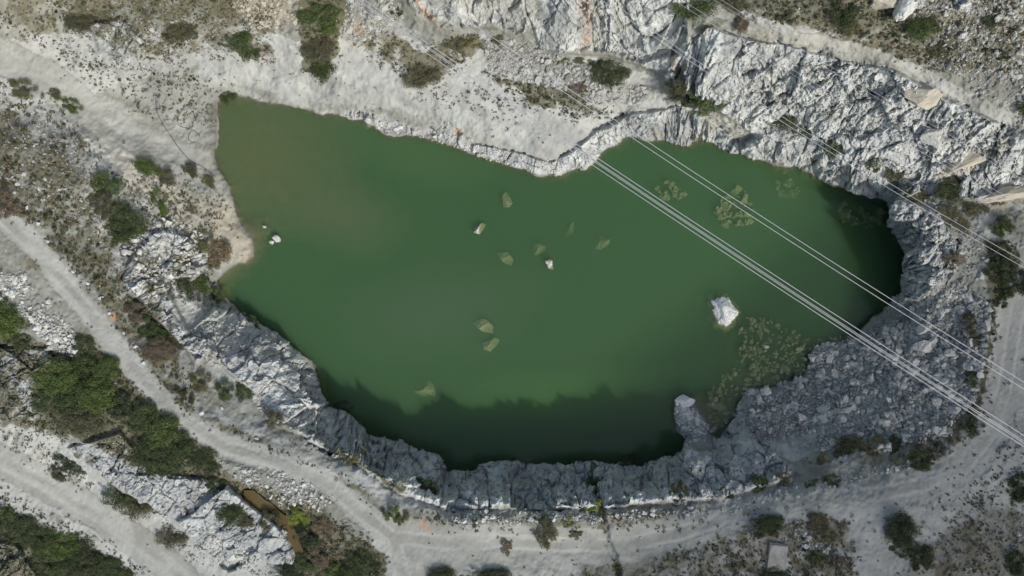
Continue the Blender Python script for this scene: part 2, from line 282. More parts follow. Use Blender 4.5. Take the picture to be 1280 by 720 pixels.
# road shoulders and ruts
ruts = samp(polydist(ROAD_LEFT), px, py)/S; ruts2 = samp(polydist(ROAD_SOUTH), px, py)/S; ruts3 = samp(polydist(ROAD_LOW), px, py)/S; ruts4 = samp(polydist(ROAD_NORTH), px, py)/S
rd = np.minimum(np.minimum(ruts, ruts2), np.minimum(ruts3, ruts4))
dark = np.maximum(dark, rock*.4*sstep(.12, .42, fbm(U*ca+V*sa, (V*ca-U*sa)*1.6, 4.5, 4, 14))); veg = np.maximum(veg, .5*sstep(.25, .5, fbm(U, V, 3, 4, 4))*(1-road)*sstep(3, 6, sd)*(1-pale))
rut = np.exp(-((rd-.8)/.25)**2)*road; tone_g += (rut*.55-np.exp(-(rd/.35)**2)*road*.25)*(.6+fbm(U, V, 5, 3, 3))
zd -= rut*.03*(1+fbm(U, V, 4, 3, 4)*1.5)
rdb = np.minimum(ruts, ruts3); zd += np.exp(-((rdb-1.9)/.45)**2)*.13*(1-rock)*lm*(.5+.8*fbm(U, V, 2, 3, 3))
PR = sstep(6, 0, samp(polydist([(310,618),(330,632),(352,648),(366,668),(374,692)]), px+wx*.2, py+wy*.2)-7)   # little brown pond
zd -= PR*1.1
ditch = sstep(5, 0, samp(polydist([(746,615),(755,650),(762,680),(775,730)]), px+wx*.3, py+wy*.3)-1); zd -= ditch*.5
z = np.where(land, np.maximum(z+zd, .025), np.minimum(z+zd, -.03))
k = 1-np.clip(z, -10, 40)/H
k = k*(1-outside)+(1-12/H)*outside
X = U*k; Y = V*k
# sideways displacement gives steep faces an edge
gz_y, gz_x = np.gradient(samp(Z, px, py), GV, GU)
X -= gz_x*det*rock*lm*.3*(1-outside); Y -= gz_y*det*rock*lm*.3*(1-outside)

ny, nx = U.shape
co = np.stack([X, Y, z], -1).reshape(-1, 3)
idx = np.arange(nx*ny).reshape(ny, nx)
quads = np.stack([idx[:-1, :-1], idx[:-1, 1:], idx[1:, 1:], idx[1:, :-1]], -1).reshape(-1, 4)

def build_mesh(name, co, faces, mat=None, smooth=True, attrs=None, mats=None, matidx=None):
    me = bpy.data.meshes.new(name)
    fl = faces.shape[1]; nf = len(faces)
    me.vertices.add(len(co)); me.vertices.foreach_set('co', np.ascontiguousarray(co, dtype=np.float32).ravel())
    me.loops.add(nf*fl); me.loops.foreach_set('vertex_index', faces.astype(np.int32).ravel())
    me.polygons.add(nf); me.polygons.foreach_set('loop_start', np.arange(0, nf*fl, fl, dtype=np.int32))
    me.polygons.foreach_set('use_smooth', np.full(nf, smooth))
    if attrs:
        for an, arr in attrs.items():
            at = me.attributes.new(an, 'FLOAT_COLOR', 'POINT'); at.data.foreach_set('color', np.ascontiguousarray(arr, dtype=np.float32).ravel())
    for mm in (mats or [mat]): me.materials.append(mm)
    if matidx is not None: me.polygons.foreach_set('material_index', matidx.astype(np.int32))
    me.update(calc_edges=True)
    return me
def link(name, me, parent=None):
    o = bpy.data.objects.new(name, me); COL.objects.link(o)
    if parent: o.parent = parent
    return o
def tag(o, label=None, cat=None, group=None, kind=None):
    if label: o['label'] = label
    if cat: o['category'] = cat
    if group: o['group'] = group
    if kind: o['kind'] = kind
    return o

# ------------------------------------------------------------------ materials
def newmat(name):
    mt = bpy.data.materials.new(name); mt.use_nodes = True
    nt = mt.node_tree; nt.nodes.clear()
    out = nt.nodes.new('ShaderNodeOutputMaterial'); b = nt.nodes.new('ShaderNodeBsdfPrincipled')
    nt.links.new(b.outputs[0], out.inputs[0]); b.inputs['Specular IOR Level'].default_value = .25
    return mt, nt, b, out
class G:
    def __init__(s, nt): s.nt = nt
    def n(s, t, **kw):
        nd = s.nt.nodes.new(t)
        for k_, v_ in kw.items(): setattr(nd, k_, v_)
        return nd
    def set(s, inp, v):
        if hasattr(v, 'is_linked') or hasattr(v, 'links'): s.nt.links.new(v, inp)
        elif isinstance(v, tuple): inp.default_value = v if len(v) == 4 or len(inp.default_value) == 3 else v+(1,)
        else: inp.default_value = v
    def noise(s, sc, det=4, rough=.55, vec=None, dist=0):
        t = s.n('ShaderNodeTexNoise'); t.inputs['Scale'].default_value = sc; t.inputs['Detail'].default_value = det
        t.inputs['Roughness'].default_value = rough; t.inputs['Distortion'].default_value = dist
        if vec is not None: s.nt.links.new(vec, t.inputs['Vector'])
        return t.outputs['Fac']
    def mix(s, f, a, b, mode='MIX'):
        t = s.n('ShaderNodeMix', data_type='RGBA', blend_type=mode)
        s.set(t.inputs['Factor'], f); s.set(t.inputs['A'], a); s.set(t.inputs['B'], b); return t.outputs['Result']
    def math(s, op, a, b=0.0, c=None, clamp=False):
        t = s.n('ShaderNodeMath', operation=op); t.use_clamp = clamp; s.set(t.inputs[0], a); s.set(t.inputs[1], b)
        if c is not None: s.set(t.inputs[2], c)
        return t.outputs[0]
    def ramp(s, v, lo, hi, a=0.0, b=1.0):
        t = s.n('ShaderNodeMapRange', interpolation_type='SMOOTHSTEP'); s.set(t.inputs['Value'], v)
        for i_, x_ in zip((1, 2, 3, 4), (lo, hi, a, b)): t.inputs[i_].default_value = x_
        return t.outputs[0]
    def vor(s, sc, vec=None, feat='F1', out='Distance'):
        t = s.n('ShaderNodeTexVoronoi', feature=feat); t.inputs['Scale'].default_value = sc
        if vec is not None: s.nt.links.new(vec, t.inputs['Vector'])
        return t.outputs[out]

mt_ter, nt, b, out = newmat('quarry_ground'); g = G(nt)
geo = g.n('ShaderNodeNewGeometry'); P = geo.outputs['Position']
aA = g.n('ShaderNodeAttribute', attribute_name='ma'); aB = g.n('ShaderNodeAttribute', attribute_name='mb')
sA = g.n('ShaderNodeSeparateColor'); nt.links.new(aA.outputs['Color'], sA.inputs[0])
sB = g.n('ShaderNodeSeparateColor'); nt.links.new(aB.outputs['Color'], sB.inputs[0])
rock_, road_, veg_ = sA.outputs; sand_, org_, dark_ = sB.outputs; rub_ = aA.outputs['Alpha']; pale_ = aB.outputs['Alpha']
aC = g.n('ShaderNodeAttribute', attribute_name='mc'); sC = g.n('ShaderNodeSeparateColor'); nt.links.new(aC.outputs['Color'], sC.inputs[0]); crack_, tr_, tg_ = sC.outputs
n_big = g.noise(.22, 4); n_mid = g.noise(1.1, 5, .6); n_fine = g.noise(4.5, 5, .7); n_vf = g.noise(16, 3, .7)
# bare ground: grey limestone dust with darker soil and chips
soil = g.mix(g.ramp(tg_, .2, .8), (.22, .215, .18, 1), (.355, .35, .31, 1))
soil = g.mix(g.ramp(n_fine, .5, .72), soil, (.16, .15, .115, 1))
chips = g.vor(6.5, out='Color'); chv = g.n('ShaderNodeSeparateColor'); nt.links.new(chips, chv.inputs[0])
soil = g.mix(g.ramp(chv.outputs[0], .84, .95, 0, .5), soil, (.56, .55, .52, 1))
palec = g.mix(g.ramp(tg_, .15, .85), (.345, .34, .31, 1), (.455, .45, .415, 1))
palec = g.mix(g.ramp(n_vf, .56, .75, 0, .45), palec, (.28, .27, .24, 1))
palec = g.mix(g.ramp(chv.outputs[1], .9, .97, 0, .5), palec, (.6, .59, .56, 1))
col = g.mix(pale_, soil, palec)
# road
rc = g.mix(g.ramp(tg_, .2, .8), (.31, .30, .265, 1), (.40, .39, .35, 1)); rc = g.mix(g.ramp(n_fine, .5, .75, 0, .6), rc, (.3, .29, .255, 1))
col = g.mix(g.math('MULTIPLY', road_, .85), col, rc)
# rubble ground
rubc = g.mix(chv.outputs[2], (.20, .195, .175, 1), (.44, .43, .405, 1))
rubc = g.mix(g.ramp(g.vor(6.5, feat='DISTANCE_TO_EDGE'), .0, .1, .7, 0), rubc, (.1, .095, .085, 1))
col = g.mix(g.math('MULTIPLY', rub_, .85), col, rubc)
# rock
rk = g.mix(g.ramp(tr_, .25, .75), (.40, .40, .385, 1), (.60, .595, .56, 1))
rk = g.mix(g.ramp(n_fine, .52, .74, 0, .65), rk, (.27, .265, .25, 1))
rk = g.mix(g.ramp(n_big, .5, .68, 0, .55), rk, (.43, .37, .28, 1))
rk = g.mix(g.math('MULTIPLY', crack_, .35), rk, (.13, .125, .115, 1))
col = g.mix(rock_, col, rk)
# tints
col = g.mix(g.math('MULTIPLY', sand_, .55), col, g.mix(n_fine, (.40, .33, .24, 1), (.56, .49, .38, 1)))
col = g.mix(g.math('MULTIPLY', org_, .85), col, g.mix(n_fine, (.34, .15, .06, 1), (.52, .33, .19, 1)))
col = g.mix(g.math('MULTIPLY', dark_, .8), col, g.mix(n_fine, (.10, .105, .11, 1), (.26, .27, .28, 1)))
# thin plant cover: dry stalks, moss, low green
vm = g.math('ADD', veg_, g.math('MULTIPLY', g.math('SUBTRACT', n_fine, .5), 1.5)); vm = g.math('ADD', vm, g.math('MULTIPLY', g.math('SUBTRACT', n_mid, .5), 1.2))
vm = g.ramp(vm, .45, .8); vm = g.math('MULTIPLY', vm, g.ramp(veg_, .08, .35))
vc = g.mix(g.ramp(n_mid, .35, .65), (.085, .085, .04, 1), (.15, .125, .075, 1)); vc = g.mix(g.ramp(n_vf, .45, .7), vc, (.05, .065, .028, 1))
col = g.mix(g.math('MULTIPLY', vm, .85), col, vc)
# wet dark rim and algae just at and under the waterline
sp = g.n('ShaderNodeSeparateXYZ'); nt.links.new(P, sp.inputs[0])
wet = g.ramp(sp.outputs[2], .05, .45, .55, 0); col = g.mix(wet, col, (.12, .11, .075, 1))
col = g.mix(g.ramp(sp.outputs[2], -.25, .0, 1, 0), col, g.mix(n_fine, (.10, .10, .045, 1), (.26, .23, .12, 1)))
col = g.mix(1.0, col, (.945, .985, .985, 1), 'MULTIPLY')
nt.links.new(col, b.inputs['Base Color']); b.inputs['Roughness'].default_value = .92
hgt = g.math('ADD', g.math('MULTIPLY', n_fine, .22), g.math('MULTIPLY', n_vf, .07))
hr = g.math('MULTIPLY', g.vor(3.3, feat='F1'), g.math('MULTIPLY', rock_, -.22)); hgt = g.math('ADD', hgt, hr)
hgt = g.math('ADD', hgt, g.math('MULTIPLY', chv.outputs[2], g.math('MULTIPLY', rub_, .12)))
hgt = g.math('MULTIPLY', hgt, g.math('SUBTRACT', 1.0, g.math('MULTIPLY', road_, .75)))
bp = g.n('ShaderNodeBump'); bp.inputs['Distance'].default_value = .6; bp.inputs['Strength'].default_value = .8
nt.links.new(hgt, bp.inputs['Height']); nt.links.new(bp.outputs[0], b.inputs['Normal'])

def rock_mat(name, lo, hi, stain=(.34, .32, .27), amt=.4):
    mt, nt, b, out = newmat(name); g = G(nt)
    P = g.n('ShaderNodeNewGeometry').outputs['Position']
    oi = g.n('ShaderNodeObjectInfo').outputs['Random']
    isl = g.n('ShaderNodeNewGeometry').outputs['Random Per Island']
    n1 = g.noise(2.2, 4, .6, P); n2 = g.noise(9, 4, .7, P)
    c = g.mix(g.ramp(g.math('ADD', g.math('MULTIPLY', isl, .7), g.math('MULTIPLY', n1, .6)), .3, .9), lo+(1,), hi+(1,))
    c = g.mix(g.ramp(n2, .52, .75, 0, .5), c, stain+(1,)); 
    c = g.mix(g.ramp(n1, .55, .75, 0, amt), c, stain+(1,))
    sp = g.n('ShaderNodeSeparateXYZ'); nt.links.new(P, sp.inputs[0])
    c = g.mix(g.ramp(sp.outputs[2], -.2, .12, 1, 0), c, g.mix(n2, (.22, .24, .11, 1), (.42, .44, .25, 1)))
    c = g.mix(1.0, c, (.95, .98, .95, 1), 'MULTIPLY')
    nt.links.new(c, b.inputs['Base Color']); b.inputs['Roughness'].default_value = .9
    bp = g.n('ShaderNodeBump'); bp.inputs['Distance'].default_value = .12; bp.inputs['Strength'].default_value = .8
    nt.links.new(g.math('ADD', n2, n1), bp.inputs['Height']); nt.links.new(bp.outputs[0], b.inputs['Normal'])
    return mt
m_white = rock_mat('white_limestone', (.42, .415, .39), (.62, .61, .58))
m_marble = rock_mat('white_marble', (.60, .595, .57), (.78, .775, .75), (.45, .44, .40), .25)
m_grey = rock_mat('grey_limestone', (.27, .268, .255), (.56, .55, .52), (.15, .15, .14))
m_tan = rock_mat('tan_limestone', (.32, .285, .23), (.50, .45, .37))
m_pale = rock_mat('pale_limestone', (.25, .245, .225), (.50, .49, .465))
ROCKM = dict(marble=m_marble, white=m_white, grey=m_grey, tan=m_tan, pale=m_pale)

def leaf_mat(name, a, b_, c):
    mt, nt, b, out = newmat(name); g = G(nt)
    geo = g.n('ShaderNodeNewGeometry'); oi = g.n('ShaderNodeObjectInfo')
    n1 = g.noise(1.6, 2, .5, geo.outputs['Position'])
    x = g.mix(geo.outputs['Random Per Island'], a+(1,), b_+(1,)); x = g.mix(g.ramp(n1, .5, .68, 0, .8), x, c+(1,))
    hs = g.n('ShaderNodeHueSaturation'); nt.links.new(x, hs.inputs['Color'])
    nt.links.new(g.math('ADD', g.math('MULTIPLY', oi.outputs['Random'], .4), .8), hs.inputs['Value'])
    nt.links.new(g.math('ADD', g.math('MULTIPLY', oi.outputs['Random'], .3), .8), hs.inputs['Saturation'])
    nt.links.new(hs.outputs[0], b.inputs['Base Color']); b.inputs['Roughness'].default_value = .65
    tr = g.n('ShaderNodeBsdfTranslucent'); nt.links.new(hs.outputs[0], tr.inputs[0])
    mx = g.n('ShaderNodeMixShader'); mx.inputs[0].default_value = .25
    nt.links.new(b.outputs[0], mx.inputs[1]); nt.links.new(tr.outputs[0], mx.inputs[2]); nt.links.new(mx.outputs[0], out.inputs[0])
    return mt
LEAF = dict(green=leaf_mat('green_leaves', (.05, .085, .026), (.11, .15, .05), (.16, .185, .07)),
            dark=leaf_mat('dark_leaves', (.035, .055, .022), (.075, .10, .038), (.10, .12, .05)),
            olive=leaf_mat('olive_leaves', (.085, .09, .045), (.145, .145, .075), (.18, .17, .10)),
            dry=leaf_mat('dry_twigs', (.13, .105, .07), (.22, .18, .12), (.25, .19, .11)),
            lime=leaf_mat('lime_leaves', (.14, .19, .035), (.26, .30, .06), (.30, .29, .08)))
m_wood, nt, b, out = newmat('shrub_wood'); g = G(nt)
nt.links.new(g.mix(g.noise(6), (.09, .07, .05, 1), (.18, .15, .12, 1)), b.inputs['Base Color']); b.inputs['Roughness'].default_value = .9

# water: clear film of reflections over a closed body of cloudy green water
m_water, nt, b, out = newmat('lake_water'); g = G(nt); nt.nodes.remove(b)
tr = g.n('ShaderNodeBsdfTransparent'); gl = g.n('ShaderNodeBsdfGlossy'); gl.inputs['Roughness'].default_value = .12
fr = g.n('ShaderNodeFresnel'); fr.inputs[0].default_value = 1.33
bp = g.n('ShaderNodeBump'); bp.inputs['Distance'].default_value = .03; bp.inputs['Strength'].default_value = .5
nt.links.new(g.noise(1.3, 3, .5), bp.inputs['Height']); nt.links.new(bp.outputs[0], gl.inputs['Normal'])
mx = g.n('ShaderNodeMixShader'); nt.links.new(fr.outputs[0], mx.inputs[0]); nt.links.new(tr.outputs[0], mx.inputs[1]); nt.links.new(gl.outputs[0], mx.inputs[2])
nt.links.new(mx.outputs[0], out.inputs['Surface'])
WD = .75
ab = g.n('ShaderNodeVolumeAbsorption'); ab.inputs['Color'].default_value = (.0, .0, .0, 1)
vs = g.n('ShaderNodeVolumeScatter')
SIG_S = (.335, .575, .31)    # scattering albedo of the cloudy water
vs.inputs['Color'].default_value = SIG_S+(1,); vs.inputs['Density'].default_value = WD; vs.inputs['Anisotropy'].default_value = 0.0
ab.inputs['Color'].default_value = SIG_S+(1,); ab.inputs['Density'].default_value = WD
ad = g.n('ShaderNodeAddShader'); nt.links.new(vs.outputs[0], ad.inputs[0]); nt.links.new(ab.outputs[0], ad.inputs[1]); nt.links.new(ad.outputs[0], out.inputs['Volume'])

# ------------------------------------------------------------------ link the terrain as ground, roads, cliffs
ma = np.stack([rock, road, veg*(1-road*.85), rub*(1-road)], -1).reshape(-1, 4)
mc = np.stack([crack, tone_r, tone_g, np.ones_like(U)], -1).reshape(-1, 4)
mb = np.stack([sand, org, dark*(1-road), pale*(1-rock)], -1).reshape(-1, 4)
def fmean(F): return (F[:-1, :-1]+F[1:, 1:]+F[:-1, 1:]+F[1:, :-1]).ravel()/4
fr_, fk_ = fmean(road), fmean(rock); fpx = fmean(px); fpy = fmean(py); fw = fmean(sdr) < 0
dl, ds, dlo, dn = (fmean(q) for q in (ruts, ruts2, ruts3, ruts4))
isroad = (fr_ > .5) & ~fw
near = np.argmin(np.stack([dl, ds, dlo, dn, fmean(samp(np.maximum(polysd(ROAD_WEST), 0), px, py)/S)]), 0)
cls = np.zeros(len(quads), int)
for i in range(5): cls[isroad & (near == i)] = 1+i
cls[(cls == 0) & (fk_ > .55)] = 6
cls[(cls == 0) & fw] = 7
names = {0: 'ground', 1: 'dirt_road', 2: 'dirt_road', 3: 'dirt_road', 4: 'dirt_road', 5: 'gravel_ramp', 6: 'cliff', 7: 'lake_bed'}
labs = {0: 'grey dusty quarry ground with patches of weeds and stones', 1: 'narrow pale dirt road along the left side of the quarry', 2: 'wide pale dirt track passing below the lake',
        3: 'pale dirt road crossing the bottom left corner', 4: 'pale dirt track above the rock slope at top right', 5: 'grey gravel ramp running down to the upper left corner of the lake',
        6: 'pale broken limestone cliffs and banks round the lake', 7: 'muddy bed under the green lake'}
for c, nm in names.items():
    q = quads[cls == c]
    if not len(q): continue
    used, inv = np.unique(q, return_inverse=True)
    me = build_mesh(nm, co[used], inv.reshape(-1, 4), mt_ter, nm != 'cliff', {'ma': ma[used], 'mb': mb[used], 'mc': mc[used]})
    tag(link(nm, me), labs[c], None, None, 'structure')

# ------------------------------------------------------------------ terrain lookup
def at(pxx, pyy):
    """world position and height of the finished ground under photograph pixels"""
    u = (np.asarray(pxx, float)-640)/S; v = (360-np.asarray(pyy, float))/S
    ix = np.clip(np.searchsorted(GU, u)-1, 0, nx-2); iy = np.clip(np.searchsorted(GV, v)-1, 0, ny-2)
    fx = np.clip((u-GU[ix])/(GU[ix+1]-GU[ix]), 0, 1); fy = np.clip((v-GV[iy])/(GV[iy+1]-GV[iy]), 0, 1)
    o = []
    for F in (X, Y, z):
        o.append((F[iy, ix]*(1-fx)+F[iy, ix+1]*fx)*(1-fy)+(F[iy+1, ix]*(1-fx)+F[iy+1, ix+1]*fx)*fy)
    return np.stack(o, -1)

def smooth_px(p, n=10):
    o_ = []
    P_ = [p[0]]+list(p)+[p[-1]]
    for i in range(1, len(P_)-2):
        a_, b_, c_, d_ = (np.array(q, float) for q in P_[i-1:i+3])
        for t in np.linspace(0, 1, n, endpoint=False):
            o_.append(.5*((2*b_)+(-a_+c_)*t+(2*a_-5*b_+4*c_-d_)*t*t+(-a_+3*b_-3*c_+d_)*t**3))
    o_.append(np.array(p[-1], float)); return np.array(o_)
# ------------------------------------------------------------------ lake
def prism(name, pts, z1, z0_, mat, kind, label):
    n = len(pts); co_ = [(x, y, z1) for x, y in pts]+[(x, y, z0_) for x, y in pts]
    me = bpy.data.meshes.new(name); me.from_pydata(co_, [], [list(range(n)), list(range(2*n-1, n-1, -1))]+[[i, i+n, (i+1) % n+n, (i+1) % n] for i in range(n)])
    me.materials.append(mat); me.update()
    import bmesh
    bm = bmesh.new(); bm.from_mesh(me); bmesh.ops.recalc_face_normals(bm, faces=bm.faces); bm.to_mesh(me); bm.free()
    return tag(link(name, me), label, None, None, kind)
LAKE = [(-41,24),(0,24),(10,21),(50,14),(54,0),(50,-8),(38,-24),(-10,-26),(-26,-20),(-42,-6)]
prism('lake_water', LAKE, 0, -7.5, m_water, 'structure', 'cloudy green water filling the quarry pit')
def plume(cxp, cyp, rx, ry, rz, col_, dens, label, seed):
    mt = bpy.data.materials.new('silt'); mt.use_nodes = True; t_ = mt.node_tree; t_.nodes.clear(); o1 = t_.nodes.new('ShaderNodeOutputMaterial')
    v1 = t_.nodes.new('ShaderNodeVolumeScatter'); v1.inputs['Color'].default_value = col_+(1,); v1.inputs['Density'].default_value = dens
    a1 = t_.nodes.new('ShaderNodeVolumeAbsorption'); a1.inputs['Color'].default_value = col_+(1,); a1.inputs['Density'].default_value = dens
    d1 = t_.nodes.new('ShaderNodeAddShader'); t_.links.new(v1.outputs[0], d1.inputs[0]); t_.links.new(a1.outputs[0], d1.inputs[1]); t_.links.new(d1.outputs[0], o1.inputs['Volume'])
    n_ = 96; vs_ = [(0, 0, .55), (0, 0, -.55)]; fs_ = []
    rings = [(.25, .5), (.5, .38), (.75, .2), (.92, .07), (1, 0), (.92, -.07), (.75, -.2), (.5, -.38), (.25, -.5)]
    for q_, h_ in rings:
        for j in range(n_):
            a_ = 2*math.pi*j/n_; w_ = 1+.35*float(fbm(np.array([math.cos(a_)*1.2+seed]), np.array([math.sin(a_)*1.2]), .8, 4, 3)[0])
            vs_.append((math.cos(a_)*q_*w_, math.sin(a_)*q_*w_, h_))
    for j in range(n_):
        k2 = (j+1) % n_; fs_.append((0, 2+j, 2+k2)); b_ = 2+(len(rings)-1)*n_; fs_.append((1, b_+k2, b_+j))
        for i in range(len(rings)-1): fs_.append((2+i*n_+j, 2+(i+1)*n_+j, 2+(i+1)*n_+k2, 2+i*n_+k2))
    me = bpy.data.meshes.new('silt'); me.from_pydata([(x*rx/S, y*ry/S, z_*1.5) for x, y, z_ in vs_], [], fs_); me.materials.append(mt); me.update()
    o = link('silt_in_water', me); o.location = ((cxp-640)/S, (360-cyp)/S, -.9); o.rotation_euler = (0, 0, R(rz)); tag(o, label, None, None, 'stuff')
plume(312, 190, 140, 140, -30, (.76, .68, .42), .8, 'brown silt clouding the upper left of the lake', 1)
plume(425, 268, 105, 52, -20, (.76, .70, .50), .4, 'tongue of pale brown silt off the sandy point', 3)
plume(540, 390, 150, 70, 10, (.58, .68, .56), .35, 'faint milky cloud in the middle of the green water', 5)
plume(700, 490, 140, 40, 8, (.42, .76, .32), .45, 'brighter green algae cloud near the shaded shore', 7)
plume(520, 190, 120, 45, -20, (.55, .74, .36), .35, 'yellow green algae cloud under the upper bank', 9)
m_pond, nt, b, out = newmat('pond_water'); g = G(nt)
nt.links.new(g.mix(g.noise(1.5), (.085, .06, .022, 1), (.13, .10, .04, 1)), b.inputs['Base Color']); b.inputs['Roughness'].default_value = .12; b.inputs['Specular IOR Level'].default_value = .4
pp = [(305,614),(318,614),(338,630),(358,646),(370,664),(378,690),(370,696),(362,676),(348,660),(328,644),(308,628)]
pw = at([p[0] for p in pp], [p[1] for p in pp]); pp = [tuple(q_+np.array([random.uniform(-1.2, 1.2), random.uniform(-1.2, 1.2)])) for q_ in smooth_px(pp+[pp[0]], 5)[:-1]]
pz = float(np.median(at([320,335,350,362,370], [625,637,650,665,682])[:, 2])+.75)
pts = [((p[0]-640)/S*(1-pz/H), (360-p[1])/S*(1-pz/H)) for p in pp]
prism('pond_water', pts, pz, pz-1.2, m_pond, 'structure', 'small rusty brown pool among bushes below the dirt road')

# ------------------------------------------------------------------ rocks
def ico(sub):
    import bmesh
    bm = bmesh.new(); bmesh.ops.create_icosphere(bm, subdivisions=sub, radius=1)
    v = np.array([q.co[:] for q in bm.verts]); f = np.array([[q.index for q in fa.verts] for fa in bm.faces]); bm.free(); return v, f
def rock_shape(sub, seed, cuts=9, flat=.75):
    r = np.random.default_rng(seed); v, f = ico(sub)
    v = v*np.array([1, r.uniform(.6, 1), r.uniform(.5, .9)*flat/.75])
    for i in range(cuts):
        nrm = r.normal(size=3); nrm /= np.linalg.norm(nrm); d = r.uniform(.38, .72)
        dd = np.maximum(v@nrm-d, 0); v = v-dd[:, None]*nrm
    if sub > 2: 
        h1, _ = facet(v[:, 0]*2+v[:, 2]+seed, v[:, 1]*2+v[:, 2]*.6, .8, 3, 1.2); h2, _ = facet(v[:, 0]*4+v[:, 2]+seed, v[:, 1]*4+v[:, 2]*1.6, .8, 8, 1.2)
        v = v*(1+h1*.09+h2*.045)[:, None]
        v = v+ (np.stack([fbm(v[:, 0]*2+seed, v[:, 1]*2+v[:, 2], 1, 3, 2)]*3, -1)*v)*.09
    return v/np.abs(v[:, :2]).max(), f
SMALL = [rock_shape(1, 100+i, 7) for i in range(14)]
TINY = [rock_shape(1, 300+i, 5) for i in range(1)]
BIG = [rock_shape(4, 200+i, 12) for i in range(12)]+[rock_shape(4, 230+k_, 0, .9) for k_ in range(4)]
BIGME = {}
def big_me(i, mat):
    if (i, mat) not in BIGME: BIGME[(i, mat)] = build_mesh('boulder', BIG[i][0], BIG[i][1], ROCKM[mat], False)
    return BIGME[(i, mat)]
def rotm(r, n):
    q = r.normal(size=(n, 4)); q /= np.linalg.norm(q, axis=1)[:, None]; w, x, y, z_ = q.T
    return np.stack([1-2*(y*y+z_*z_), 2*(x*y-z_*w), 2*(x*z_+y*w), 2*(x*y+z_*w), 1-2*(x*x+z_*z_), 2*(y*z_-x*w), 2*(x*z_-y*w), 2*(y*z_+x*w), 1-2*(x*x+y*y)], -1).reshape(n, 3, 3)

